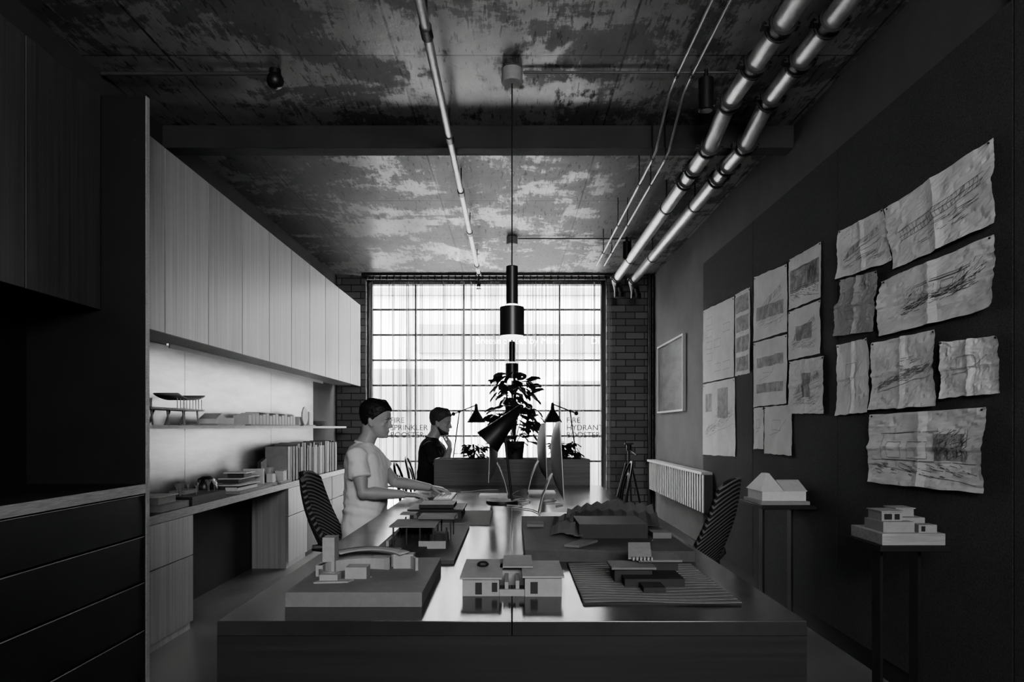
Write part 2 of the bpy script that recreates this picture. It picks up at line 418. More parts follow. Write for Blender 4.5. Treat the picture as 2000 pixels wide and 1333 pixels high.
    for k in range(150):
        a = rnd.uniform(0, 6.283); t = rnd.uniform(.35, 1); x = -.010 + .085 * math.cos(a) * math.sqrt(1 - (t * .9) ** 2 + .1); y = .066 * math.sin(a) * math.sqrt(1 - (t * .9) ** 2 + .1)
        z = .150 + t * (.075 + hairtop * 1.2)
        if x > .2 - z + .13: continue
        T_.sph((x, y, z), (.014, .010, .008), 6)
    for v in hb.verts: v.co = HM @ v.co
    remeshed(T_, 'hair', hairmat, e, .005, 2, disp=lambda p: .003 * noise.noise(V((p.x * 60, p.y * 160, p.z * 60))))
    if beard:
        b = B(); b.loft([ring(((xf + xb) / 2 + .001, 0, z), (xf - xb) / 2 + .002, hw + .002, 28, .9, HM) for z, xf, xb, hw in ((-.008, .06, .012, .022), (.004, .083, .0, .035), (.018, .090, -.010, .045), (.034, .080, -.02, .053), (.055, .045, -.03, .060), (.075, .015, -.03, .065))])
        b.obj('beard', hairmat, e, smooth=True)
    for s_ in (-1, 1):
        b = B(); b.sph((.0715, s_ * .030, .107), .0125, 16, HM); o = b.obj('eye', 'eye', e, smooth=True)
        B().sph((.0815, s_ * .031, .1065), (.0035, .005, .005), 12, HM).obj('iris', 'iris', o, smooth=True)
        b = B(); b.sph((.0722, s_ * .030, .1115), (.0130, .0150, .0085), 14, HM); b.obj('eyelid', 'skin', e, smooth=True)
        b = B(); pts = [HM @ V(p) for p in ((.0865, s_ * .014, .1235), (.085, s_ * .028, .129), (.073, s_ * .046, .125))]
        b.tube(pts, [.003, .0038, .002], 6); b.obj('eyebrow', hairmat, e, smooth=True)
    return e

person((-.95, 4.40, 0), 'seated person in pale t-shirt typing on a keyboard', 0, .062, 8, -10,
       [((-.01, -.185, 1.025), (.04, -.235, .800), (.285, -.17, .785), (1, .18, -.08), (0, 0, 1), (0, 1, 0), .9),
        ((.0, .185, 1.025), (.15, .245, .830), (.40, .20, .795), (1, -.12, -.12), (0, 0, 1), (0, -1, 0), .9)], 'hair', 'tee', .58)
person((-.76, 6.32, 0), 'seated person in black t-shirt resting chin on hand', 0, .085, 10, -14,
       [((.02, -.185, 1.02), (.135, -.225, .80), (.195, -.115, 1.01), (-.12, .55, .8), (.9, -.3, .2), (-.5, .5, .5), 1.2),
        ((.02, .185, 1.02), (.16, .25, .80), (.34, .12, .785), (1, -.5, 0), (0, 0, 1), (0, -1, 0), .7)], 'hair2', 'teedark', .55, beard=True, lean=.02)

# ------------------------------------------------------------------ dimensions
XL, XR, YB, YF, ZC = -2.22, 1.79, 8.66, -1.6, 3.12
WX0, WX1, WZ1 = -1.85, 1.20, 3.08

struct(B().box(XL - .2, XR + .2, YF - .2, YB + .25, -.1, 0).obj('floor', 'floor'), 'polished concrete floor')
struct(B().box(XL - .2, XR + .2, YF - .2, YB + .25, ZC, ZC + .2).obj('ceiling', 'ceil'), 'stained off-form concrete ceiling with painted-in sheen patches')
struct(B().box(XL - .2, XL, YF, YB, 0, ZC).obj('wall_left', 'leftwall'), 'dark painted wall')
struct(B().box(XR, XR + .2, YF, YB, 0, ZC).obj('wall_right', 'plaster'), 'grey plaster wall')
FX0, FX1, FZ0, FZ1 = -.4, 1.5, 1.9, 2.68  # unseen opening added behind the camera to let in fill light
b = B(); b.box(XL, FX0, YF - .2, YF, 0, ZC); b.box(FX1, XR, YF - .2, YF, 0, ZC); b.box(FX0, FX1, YF - .2, YF, 0, FZ0); b.box(FX0, FX1, YF - .2, YF, FZ1, ZC)
struct(b.obj('wall_front', 'leftwall'), 'dark wall with an added opening for fill light')
w2 = bpy.data.objects.new('added_fill_window', None); COL.objects.link(w2); w2.location = (0, YF - .1, 0); struct(w2, 'unseen window added for fill light')
b = B(); b.box(FX0, FX1, -.03, .03, FZ0, FZ0 + .04); b.box(FX0, FX1, -.03, .03, FZ1 - .04, FZ1); b.box(FX0, FX0 + .04, -.03, .03, FZ0, FZ1); b.box(FX1 - .04, FX1, -.03, .03, FZ0, FZ1); b.box(.53, .57, -.03, .03, FZ0, FZ1)
b.obj('frame', 'matblack', w2)
b = B(); b.box(XL, WX0, YB, YB + .25, 0, ZC); b.box(WX1, XR, YB, YB + .25, 0, ZC); b.box(WX0, WX1, YB, YB + .25, WZ1, ZC)
struct(b.obj('wall_back', 'brick'), 'painted brick wall around the window')
struct(B().box(XL, XR, 4.33, 4.46, 2.975, ZC).obj('trim_1', 'leftwall', bevel=.005), 'dark painted steel ceiling beam')
struct(B().box(XR - .012, XR, YF, YB, 0, .1).obj('baseboard_right', 'black'), 'dark skirting')

w = bpy.data.objects.new('window_1', None); COL.objects.link(w); w.location = (0, YB + .12, 0); struct(w, 'full-height steel window with dark grid bars')
b = B()
b.box(WX0, WX0 + .06, -.06, .06, 0, WZ1); b.box(WX1 - .06, WX1, -.06, .06, 0, WZ1); b.box(WX0, WX1, -.06, .06, WZ1 - .05, WZ1); b.box(WX0, WX1, -.06, .06, 0, .06)
b.obj('frame', 'matblack', w)
z = 3.04 - .325
while z > .1:
    B().box(WX0 + .06, WX1 - .06, -.015, .015, z - .012, z + .012).obj('glazing_bar', 'matblack', w); z -= .325
for x in (-1.24, -.62, 0.0, .61): B().box(x - .010, x + .010, -.02, .02, .06, WZ1 - .05).obj('glazing_bar', 'matblack', w)
B().box(WX0 + .06, WX1 - .06, .028, .032, .06, WZ1 - .05).obj('glass', 'glass', w)
text('lettering', 'FIRE\nSPRINKLER\nBOOSTER', .10, 'vinyl', (-1.57, .024, 1.26), w, bold=.001)
text('lettering', 'FIRE\nHYDRANT\nBOOSTER', .10, 'vinyl', (.70, .024, 1.26), w, bold=.001)

struct(B().box(-14, 14, YB + .26, 24, -.12, -.02).obj('ground', 'pavement'), 'street surface outside')
hf = thing('street_facade', 'pale rendered building across the street', 'building', (0, 14, 0))
B().box(-9, 9, 0, .3, 0, 5.2).obj('facade_wall', 'facade', hf)
B().box(-1.9, 9, -.12, 0, 2.72, 3.3).obj('sign_band', 'facadeband', hf)
B().box(-9, 9, -.1, 0, 3.9, 4.05).obj('ledge', 'facadeband', hf)
B().box(-3.0, -1.6, -.04, 0, 0, 2.4).obj('doorway', 'facadedark', hf); B().box(.9, 2.3, -.04, 0, 0, 2.15).obj('doorway', 'facadedark', hf)
text('sign_lettering', 'Breese Street by Milieu', .19, 'letter', (-.75, -.125, 2.9), hf)
text('sign_lettering', 'Display', .19, 'letter', (1.6, -.125, 2.9), hf)

def curtain(x0, x1, ph):
    b = B()
    n = int((x1 - x0) / .006)
    def f(u, v):
        x = x0 + (x1 - x0) * u; z = .03 + 2.99 * v
        a = .035 * math.sin(x * 2 * math.pi / .085 + ph + 2.2 * noise.noise(V((x * 3, 0, z * .3))))
        a += .02 * noise.noise(V((x * 7, 3, z * .5)))
        return V((x + .010 * math.sin(x * 2 * math.pi / .085 * 2 + z), a, z))
    b.grid(f, n, 14)
    o = b.obj('sheer_curtain', 'curtain', smooth=True, loc=(0, 8.50, 0), recalc=False)
    tag(o, 'sheer pleated curtain hanging before the window', 'curtain', 'sheer curtains'); return o
curtain(WX0 + .02, -.3, 0); curtain(-.29, WX1 + .03, 1)
e = thing('curtain_rail', 'black ceiling curtain track with round gliders', 'curtain rail', (0, 8.50, 3.045))
B().box(WX0 - .02, WX1 + .06, -.02, .02, .045, .075).obj('track', 'matblack', e)
b = B(); x = WX0 + .04
while x < WX1: b.sph((x, 0, .02), (.018, .012, .026), 8); x += .085
b.obj('glider', 'matblack', e, smooth=True)['kind'] = 'stuff'

# ------------------------------------------------------------------ left joinery
ys = [3.17 + .53 * i for i in range(10)]
for i in range(10):
    y0 = ys[i]; y1 = y0 + .53 if i < 9 else 8.47
    y1 = min(y1, 8.47)
    e = thing('wall_cabinet', 'light timber veneer wall cabinet with plain door', 'cabinet', (0, (y0 + y1) / 2, 0), group='timber wall cabinets'); h = (y1 - y0) / 2
    B().box(XL + .007, -1.902, -h + .001, h - .001, 1.73, 2.712).obj('body', 'carcass', e)
    B().box(-1.90, -1.88, -h + .0045, h - .0045, 1.712, 2.717).obj('door', 'door', e, bevel=.002)
e = thing('tall_panel', 'full-height black joinery end panel with pale edge', 'panel', (0, 3.135, 0))
B().box(XL + .005, -1.675, -.015, .015, .0, 2.717).obj('board', 'black', e)
B().box(-1.6749, -1.672, -.015, .015, .0, 2.717).obj('edge_band', 'ply', e)
for y0, y1 in ((.5, 1.03), (1.035, 1.565), (1.57, 2.1), (2.105, 2.63), (2.635, 3.115)):
    e = thing('wall_cabinet', 'dark timber veneer wall cabinet with plain door', 'cabinet', (0, (y0 + y1) / 2, 0), group='dark wall cabinets'); h = (y1 - y0) / 2
    B().box(XL + .005, -1.897, -h, h, 1.75, 2.712).obj('body', 'black', e)
    B().box(-1.896, -1.876, -h + .002, h - .002, 1.737, 2.717).obj('door', 'doordark', e, bevel=.002)
e = thing('led_strip', 'slim led strip light under the dark wall cabinets', 'light', (-2.1, 1.9, 1.743))
B().box(-.006, .006, -.4, .3, -.004, .006).obj('diffuser', 'led', e)
tag(B().box(XL + .0005, XL + .004, .5, 3.115, .945, 1.736).obj('splashback_panel', 'black'), 'black laminate sheet fixed to the wall', 'wall panel')
for y0, y1 in ((.5, 1.8), (1.805, 3.115)):
    e = thing('drawer_cabinet', 'black drawer cabinet with pale shadow lines', 'cabinet', (0, (y0 + y1) / 2, 0), group='black drawer cabinets'); h = (y1 - y0) / 2
    B().box(XL + .005, -1.70, -h, h, 0.0, .896).obj('body', 'black', e)
    for z0, z1 in ((.06, .274), (.282, .492), (.50, .703), (.711, .893)):
        d = B().box(-1.699, -1.680, -h + .002, h - .002, z0, z1).obj('drawer', 'black', e, bevel=.001)
        B().box(-1.6795, -1.676, -h + .002, h - .002, z1 - .002, z1 + .0005).obj('edge_pull', 'ply', d)
e = thing('worktop', 'black worktop with layered plywood front edge', 'worktop', (0, 1.81, .90))
B().box(XL + .005, -1.679, -1.31, 1.305, 0, .042).obj('surface', 'black', e)
B().box(-1.678, -1.672, -1.31, 1.305, 0, .042).obj('edge', 'ply', e)
e = thing('desk_counter', 'long dark wall-side counter with plywood edge', 'counter', (0, 5.9, .684))
B().box(XL + .005, -1.905, -2.74, 2.74, 0, .047).obj('surface', 'counter', e)
B().box(-1.9045, -1.897, -2.74, 2.74, 0, .047).obj('edge', 'ply', e)
for y0, y1, mt in ((3.16, 4.07, 'door'), (5.80, 6.34, 'door'), (6.35, 7.2, 'doordark'), (7.21, 8.6, 'doordark')):
    e = thing('base_cabinet', 'light timber base cabinet under the counter' if mt == 'door' else 'dark base cabinet under the counter', 'cabinet', (0, (y0 + y1) / 2, 0), group='base cabinets'); h = (y1 - y0) / 2
    B().box(XL + .01, -1.92, -h, h, 0, .682).obj('body', 'door' if mt == 'door' else 'black', e)
    B().box(-1.919, -1.90, -h + .002, h - .002, .445, .680).obj('drawer', mt, e, bevel=.001)
    B().box(-1.919, -1.90, -h + .002, h - .002, .05, .439).obj('door', mt, e, bevel=.001)
ysb = [3.16, 4.62, 6.27, 7.6]
for i in range(3):
    o = B().box(XL + .001, XL + .006, ysb[i] + .003, ysb[i + 1] - .003, .735, 1.728).obj('splashback_panel', 'steel')
    tag(o, 'brushed steel sheet fixed to the wall', 'wall panel', 'steel splashback panels')
e = thing('wall_shelf', 'slim dark shelf along the steel splashback', 'shelf', (0, 5.6, 1.192))
B().box(XL + .008, -1.945, -2.43, 2.4, 0, .022).obj('board', 'counter', e, bevel=.002)
B().box(-1.9445, -1.94, -2.43, 2.4, 0, .022).obj('edge', 'ply', e)
e = thing('led_strip', 'slim led strip light under the timber wall cabinets', 'light', (-2.17, 5.9, 1.723))
B().box(-.006, .006, -1.6, 1.9, -.004, .006).obj('diffuser', 'led', e)
B().box(.007, .012, -1.6, 1.9, -.022, .006).obj('cover', 'alu', e)

# ------------------------------------------------------------------ pinboard
yp = [6.26, 4.965, 3.675, 2.385, 1.10, -.2]
for i in range(5):
    o = B().box(1.752, XR - .001, yp[i + 1] + .004, yp[i] - .004, .11, 2.70 if i < 3 else 3.1).obj('pinboard', 'felt')
    tag(o, 'dark grey felt pinboard panel on the wall', 'pinboard', 'felt pinboard panels')
PX = 1.751

def sketch_lines(kind):
    L = []; R = random.random
    def rect(a, b_, c, d): L.append([(a, b_), (c, b_), (c, d), (a, d), (a, b_)])
    def hatch(x0, y0, x1, y1, n, dx, dy):
        for i in range(n):
            x = x0 + (x1 - x0) * R(); y = y0 + (y1 - y0) * R(); L.append([(x, y), (x + dx * (.5 + R()), y + dy * (.5 + R()))])
    if kind == 'persp':
        L.append([(.12, .35), (.35, .55), (.8, .72), (.86, .66), (.4, .42), (.12, .35)])
        L.append([(.35, .55), (.36, .44)]); L.append([(.2, .38), (.85, .58)]); L.append([(.15, .30), (.9, .5)])
        for i in range(60):
            t = R(); x = .18 + .64 * t; y = .36 + .3 * t; L.append([(x, y), (x + .03, y + .05 + .08 * R())])
        hatch(.1, .16, .8, .32, 26, .12, .03)
    elif kind == 'elev':
        rect(.15, .35, .62, .72); rect(.2, .38, .32, .6); rect(.38, .38, .56, .6); L.append([(.05, .35), (.95, .33)]); L.append([(.12, .72), (.66, .74)])
        hatch(.62, .36, .88, .60, 60, .0, .12); hatch(.62, .36, .84, .7, 40, .04, .06)
        hatch(.06, .16, .9, .32, 60, .05, -.02); L.append([(.05, .28), (.4, .2), (.95, .08)])
    elif kind == 'plan':
        for i in range(3):
            for j in range(5):
                if R() < .75: rect(.12 + i * .28, .12 + j * .16, .12 + i * .28 + .2, .12 + j * .16 + .10)
    elif kind == 'faint':
        L.append([(.2, .4), (.5, .45), (.8, .7)]); rect(.3, .5, .6, .7)
    elif kind == 'land':
        L.append([(.05, .3), (.3, .42), (.6, .38), (.95, .55)]); L.append([(.1, .25), (.5, .33), (.95, .42)])
        for i in range(110):
            t = R(); x = .08 + .80 * t; y = .26 + .24 * t + .1 * R(); L.append([(x, y), (x + .07, y + .05 * R())])
        hatch(.4, .5, .7, .7, 30, .05, .01)
    elif kind == 'house':
        rect(.42, .46, .78, .66); rect(.46, .5, .54, .62); rect(.6, .5, .7, .62); L.append([(.38, .66), (.82, .68)]); L.append([(.38, .69), (.82, .71)])
        for i in range(110):
            t = R(); x = .2 + .65 * t; y = .24 + .16 * t + .16 * R(); L.append([(x, y), (x + .05, y + .04 * R())])
        hatch(.7, .4, .9, .75, 35, .03, .06); hatch(.25, .3, .42, .65, 35, .03, .05)
    elif kind == 'bridge':
        for k in (.35, .42, .5): L.append([(.12, k), (.92, k + .18)])
        for i in range(22):
            x = .14 + .035 * i; y = .35 + .225 * (x - .12); L.append([(x, y), (x, y + .15)])
            if i % 3 == 0: L.append([(x, y), (x + .1, y + .17)])
        hatch(.3, .2, .8, .4, 20, .1, .03)
    return L

def sheet(name, label, cat, c, kind='persp', m='paper', crump=.008, tones=()):
    cy = sum(p[0] for p in c) / 4; cz = sum(p[1] for p in c) / 4
    sd = random.random() * 50
    e = thing(name, label, cat, (PX - .002, cy, cz), group='drawings pinned to the felt wall')
    def surf(u, v, off=0):
        t = [c[3][k] * (1 - u) * (1 - v) + c[2][k] * u * (1 - v) + c[0][k] * (1 - u) * v + c[1][k] * u * v for k in (0, 1)]
        nz = noise.noise(V((u * 3.1 + sd, v * 3.1, 0))) + .5 * abs(noise.noise(V((u * 8 + sd, v * 8, 5)))) + .5 * abs(noise.noise(V((u * 15 + sd, v * 15, 9))))
        edge = (abs(u - .5) * 2) ** 6 + (1 - v) ** 5
        fold = crump * .9 * max(0, 1 - abs(u - .5) * 14) + crump * .6 * max(0, 1 - abs(v - .52) * 18) * (crump > .005)
        d = crump * (.7 + nz) + crump * 1.1 * edge * (.5 + noise.noise(V((u * 2, v * 2, sd)))) + fold
        dy = .006 * noise.noise(V((v * 6 + sd, u * 2, 1))); dz = .006 * noise.noise(V((u * 6 + sd, v * 2, 2)))
        return V((-max(d, .001) - off, t[0] - cy + dy, t[1] - cz + dz))
    B().grid(surf, 34, 34).obj('sheet', m, e, smooth=False)
    b = B(); nr = V((1, 0, 0))
    for pl in sketch_lines(kind):
        pts = []
        for i in range(len(pl) - 1):
            ns = max(1, int(6 * (abs(pl[i + 1][0] - pl[i][0]) + abs(pl[i + 1][1] - pl[i][1])) / .3))
            for k in range(ns):
                t = k / ns; pts.append(surf(pl[i][0] + (pl[i + 1][0] - pl[i][0]) * t, pl[i][1] + (pl[i + 1][1] - pl[i][1]) * t, .0018))
        pts.append(surf(pl[-1][0], pl[-1][1], .0018))
        b.strip(pts, nr, .0018)
    b.obj('drawing', 'ink' if kind in ('house', 'elev', 'bridge', 'plan') else 'tone', e, recalc=False)
    if tones:
        b = B()
        for (u0, v0, u1, v1) in tones:
            b.grid(lambda u, v: surf(u0 + (u1 - u0) * u, v0 + (v1 - v0) * v, .0012), 12, 12)
        b.obj('shading', 'softtone', e, recalc=False)
    for u, v in ((.03, .97), (.97, .97)):
        b = B(); p = surf(u, v); b.cyl(p + V((-.004, 0, 0)), p + V((.001, 0, 0)), .004, seg=8); b.obj('push_pin', 'matblack', e)
    return e
SL = 'creased sketch paper with pencil drawing of a building'
sheet('sketch_sheet', SL, 'drawing', [(3.634, 2.244), (3.20, 2.227), (3.115, 1.962), (3.645, 1.992)], 'persp')
sheet('sketch_sheet', 'large creased paper with pencil sketch of a bridge-like frame', 'drawing', [(3.185, 2.219), (2.464, 2.248), (2.448, 1.935), (3.10, 1.919)], 'bridge', crump=.012)
sheet('tracing_sheet', 'small grey tracing paper sketch with curled edge', 'drawing', [(3.60, 1.978), (3.235, 1.945), (3.25, 1.66), (3.66, 1.689)], 'faint', m='trace', crump=.016)
sheet('sketch_sheet', 'wide creased paper with charcoal sketch of a house on a hill', 'drawing', [(3.22, 1.888), (2.456, 1.897), (2.438, 1.63), (3.23, 1.63)], 'house', crump=.013)
sheet('sketch_sheet', 'narrow creased paper with faint drawing', 'drawing', [(3.645, 1.640), (3.33, 1.640), (3.33, 1.275), (3.66, 1.263)], 'faint')
sheet('sketch_sheet', 'creased paper with sketch of a sloping landscape', 'drawing', [(3.295, 1.608), (2.80, 1.604), (2.79, 1.288), (3.31, 1.285)], 'land', crump=.010)
sheet('sketch_sheet', 'creased paper with faint pencil lines', 'drawing', [(2.775, 1.547), (2.435, 1.529), (2.425, 1.322), (2.77, 1.318)], 'faint', crump=.009)
sheet('sketch_sheet', 'large creased paper with charcoal house and retaining wall', 'drawing', [(3.31, 1.262), (2.495, 1.274), (2.495, .957), (3.32, .934)], 'elev', crump=.013, tones=[(.62, .36, .84, .7)])
sheet('printed_sheet', 'white printed sheet with building perspective', 'drawing', [(4.93, 2.284), (4.33, 2.24), (4.33, 1.81), (4.93, 1.82)], 'persp', crump=.003, tones=[(.1, .3, .9, .5)])
sheet('printed_sheet', 'white printed sheet with house elevation photo', 'drawing', [(4.304, 2.256), (3.856, 2.25), (3.856, 1.937), (4.304, 1.94)], 'elev', crump=.003, tones=[(.05, .3, .95, .75)])
sheet('printed_sheet', 'white printed sheet with angled roof drawing', 'drawing', [(4.31, 1.928), (3.863, 1.924), (3.863, 1.62), (4.31, 1.624)], 'persp', crump=.003, tones=[(.25, .35, .75, .65)])
sheet('printed_sheet', 'white printed sheet with two elevation strips', 'drawing', [(4.93, 1.81), (4.33, 1.793), (4.33, 1.352), (4.93, 1.348)], 'faint', crump=.003, tones=[(.1, .2, .9, .34), (.1, .6, .9, .75)])
sheet('sketch_sheet', 'curled paper with charcoal perspective of a tower', 'drawing', [(4.28, 1.614), (3.806, 1.6), (3.806, 1.277), (4.28, 1.287)], 'persp', crump=.008, tones=[(.38, .3, .62, .75)])
sheet('printed_sheet', 'white sheet with small detail drawing', 'drawing', [(4.72, 1.341), (4.257, 1.344), (4.257, 1.024), (4.72, 1.02)], 'faint', crump=.003)
sheet('printed_sheet', 'narrow white printed sheet', 'drawing', [(4.93, 1.341), (4.73, 1.341), (4.73, 1.05), (4.93, 1.045)], 'faint', crump=.003)
sheet('printed_sheet', 'tall white printed sheet with rows of small plans', 'drawing', [(6.235, 2.265), (5.36, 2.232), (5.36, 1.60), (6.235, 1.607)], 'plan', crump=.003)
sheet('photo_strip', 'tall strip of printed site photographs', 'drawing', [(5.34, 2.241), (5.006, 2.233), (5.006, 1.60), (5.34, 1.60)], 'faint', crump=.003, tones=[(.08, .05, .92, .22), (.08, .28, .92, .46), (.08, .52, .92, .7), (.08, .75, .92, .95)])
sheet('printed_sheet', 'tall white printed sheet with landscape plan', 'drawing', [(6.235, 1.594), (5.35, 1.59), (5.33, .972), (6.235, .951)], 'land', crump=.003, tones=[(.1, .6, .3, .85), (.5, .5, .8, .9)])

e = thing('framed_artwork', 'framed dark abstract print on the plaster wall', 'picture', (XR - .001, 7.64, 1.77))
b = B()
O = [V((0, -.62, -.40)), V((0, .62, -.40)), V((0, .62, .40)), V((0, -.62, .40))]; I = [V((0, -.60, -.38)), V((0, .60, -.38)), V((0, .60, .38)), V((0, -.60, .38))]
dx = V((-.035, 0, 0))
b.loft([[O[k] for k in range(4)], [O[k] + dx for k in range(4)], [I[k] + dx for k in range(4)], [I[k] for k in range(4)], [O[k] for k in range(4)]], cap=False)
bmesh.ops.remove_doubles(b.bm, verts=b.bm.verts[:], dist=1e-5)
b.obj('frame', 'white', e)
B().box(-.012, 0, -.60, .60, -.38, .38).obj('print', mat('abstract print', .05, .5, nscale=2.5, namt=.9, stretch=(1, 1, 3)), e)

e = thing('radiator', 'white fluted wall radiator', 'radiator', (1.70, 7.15, .45))
B().box(-.05, .05, -1.2, 1.2, .335, .36).obj('top_rail', 'radiator', e, bevel=.004)
b = B(); y = -1.19
while y < 1.15: b.box(-.030, -.021, y, y + .045, .0, .335); y += .085
o = b.obj('fin', 'radiator', e, bevel=.002); o['kind'] = 'stuff'
B().box(-.02, .05, -1.2, 1.2, 0, .335).obj('back_plate', 'midcard', e)

# ------------------------------------------------------------------ pipes
def bigpipe(name, x, z1, z2, label, yend):
    e = thing(name, label, 'pipe', (x, 0, 0), group='galvanised ceiling pipes')
    pts = [(0, -1.5, z1), (0, 3.72, z1), (0, 3.80, z1), (0, 4.12, z2), (0, 4.20, z2), (0, yend, z2)]
    B().tube(pts, .047, 22).obj('pipe_run', 'galv', e, smooth=True)
    def cpl(y, z, w=.028, r=.054):
        b = B()
        b.cyl((0, y - w, z), (0, y + w, z), r, seg=22)
        b.cyl((0, y - w - .006, z), (0, y - w + .006, z), r + .007, seg=22); b.cyl((0, y + w - .006, z), (0, y + w + .006, z), r + .007, seg=22)
        for s_ in (-1, 1): b.box(s_ * .064 - .016, s_ * .064 + .016, y - .02, y + .02, z - .012, z + .012); b.cyl((s_ * .075, y - .035, z), (s_ * .075, y + .035, z), .006, seg=8)
        b.obj('coupling', 'cast', e, smooth=True)
    for y in (3.05, 3.38, 3.76): cpl(y, z1)
    cpl(4.16, z2); cpl(4.50, z2, .024); cpl(4.72, z2, .024)
    cpl(yend, z2)
    b = B(); b.tube([(0, yend + .03, z2), (0, yend + .12, z2 - .01), (.03, yend + .19, z2 - .06), (.05, yend + .2, z2 - .16)], .052, 18)
    b.cyl((.05, yend + .2, z2 - .13), (.05, yend + .2, z2 - .19), .062)
    b.obj('elbow', 'cast', e, smooth=True)
    for y in (1.6, 5.3, 6.9):
        b = B(); zz = z1 if y < 4 else z2
        b.cyl((0, y - .012, zz), (0, y + .012, zz), .052, seg=20); b.cyl((0, y, zz + .045), (0, y, ZC), .006, seg=8)
        b.obj('hanger', 'cast', e, smooth=True)
bigpipe('steel_pipe', 1.20, 2.995, 2.905, 'large galvanised pipe with dark couplings under the ceiling', 7.75)
bigpipe('steel_pipe', 1.42, 3.01, 2.92, 'large galvanised pipe with dark couplings beside the wall', 7.9)

for i, x in enumerate((.885, .965)):
    e = thing('thin_conduit', 'thin metal conduit clipped under the ceiling', 'conduit', (x, 0, 0), group='thin ceiling conduits')
    pts = [(0, -1.5, 3.09), (0, 3.72, 3.09), (0, 3.85, 3.08), (0, 4.2, 2.90), (0, 4.35, 2.89), (0, 7.1, 2.89), (0, 7.12, 2.89)]
    B().tube(pts, .008, 8).obj('conduit_run', 'conduit', e, smooth=True)
    for y, z in ((2.9, 3.09), (3.66, 3.09), (4.3, 2.89), (4.75, 2.89), (5.7, 2.89), (6.6, 2.89)):
        b = B(); b.cyl((0, y - .015, z), (0, y + .015, z), .014, seg=10)
        b.cyl((0, y, z), (0, y, ZC if not 4.33 < y < 4.46 else 2.97), .004, seg=6)
        b.obj('clip', 'cast', e)
e = thing('sprinkler_pipe', 'long galvanised sprinkler pipe under the ceiling', 'pipe', (-.376, 0, 2.94))
B().tube([(0, -1.5, 0), (0, 7.7, 0)], .021, 16).obj('pipe_run', 'galv', e, smooth=True)
for y in (3.0, 4.1, 5.05, 6.1, 7.35):
    b = B(); b.cyl((0, y - .04, 0), (0, y + .04, 0), .027, seg=16)
    b.cyl((0, y, 0), (0, y, ZC - 2.9405 if not 4.33 < y < 4.46 else .03), .005, seg=6)
    b.obj('joint', 'cast', e, smooth=True)
b = B(); b.cyl((0, 7.66, 0), (0, 7.74, 0), .028); b.cyl((0, 7.7, 0), (0, 7.7, -.12), .011); b.cyl((0, 7.7, -.12), (0, 7.7, -.15), .022); b.cyl((0, 7.7, -.17), (0, 7.7, -.178), .03)
b.cyl((.015, 7.7, -.15), (.006, 7.7, -.18), .004, seg=6); b.cyl((-.015, 7.7, -.15), (-.006, 7.7, -.18), .004, seg=6)
b.obj('sprinkler_head', 'cast', e, smooth=True)

e = thing('ceiling_sensor', 'black dome sensor on a surface conduit', 'sensor', (-1.27, 3.66, 3.06))
b = B(); b.sph((0, 0, 0), .045, 20); b.cyl((0, 0, .02), (0, 0, .06), .03); b.obj('dome', 'matblack', e, smooth=True)
B().tube([(-.93, 0, .038), (0, 0, .038)], .011, 10).obj('conduit', 'conduitdark', e, smooth=True)
def spot(x, y, x0):
    e = thing('ceiling_spotlight', 'black cylinder spotlight hanging from the ceiling', 'spotlight', (x, y, 2.9), group='ceiling spotlights')
    b = B(); b.cyl((0, 0, 0), (0, 0, .17), .040, seg=24); b.cyl((0, 0, .17), (0, 0, ZC - 2.9), .012); b.obj('body', 'matblack', e, smooth=True, bevel=.003)
    B().cyl((0, 0, -.002), (0, 0, .001), .032, seg=24).obj('lens', 'screen', e)
    B().tube([(x0 - x, 0, .205), (0.3 if y < 5 else .1, 0, .205)], .007, 8).obj('conduit', 'conduitdark', e, smooth=True)
spot(1.04, 3.66, .06); spot(1.156, 6.88, .06)

M['lampmetal'] = mat('black lamp enamel', .02, .35)
def pendant(x, y):
    e = thing('pendant_lamp', 'black cylindrical pendant lamp with lit shade', 'pendant lamp', (x, y, 0), group='pendant lamps')
    B().cyl((0, 0, 3.045), (0, 0, ZC), .056, seg=32).obj('canopy', 'card', e, smooth=True, bevel=.003)
    B().cyl((0, 0, 2.06), (0, 0, 3.045), .0035, seg=8).obj('cord', 'matblack', e)
    B().cyl((0, 0, 1.86), (0, 0, 2.065), .0315, seg=28).obj('stem', 'lampmetal', e, smooth=True, bevel=.003)
    B().cyl((0, 0, 1.845), (0, 0, 1.86), .032, seg=28).obj('diffuser', 'glow', e, smooth=True)
    b = B(); n = 32
    def ring(r, z): return [V((r * math.cos(2 * math.pi * k / n), r * math.sin(2 * math.pi * k / n), z)) for k in range(n)]
    b.loft([ring(.03, 1.845), ring(.064, 1.845), ring(.066, 1.843), ring(.066, 1.69), ring(.063, 1.69), ring(.063, 1.838), ring(.03, 1.838)], cap=True)
    b.obj('lamp_shade', 'lampmetal', e, smooth=True)
    B().cyl((0, 0, 1.678), (0, 0, 1.71), .0615, seg=32).obj('bulb_diffuser', 'glow', e, smooth=True)
    return e
pendant(0, 3.66); pendant(0, 6.88)

tag(B().cyl((0, 0, 0), (0, 0, 3.115), .028, seg=16).obj('riser_pipe', 'cast', smooth=True, loc=(1.735, 8.58, 0)), 'dark vertical pipe in the wall corner', 'pipe')

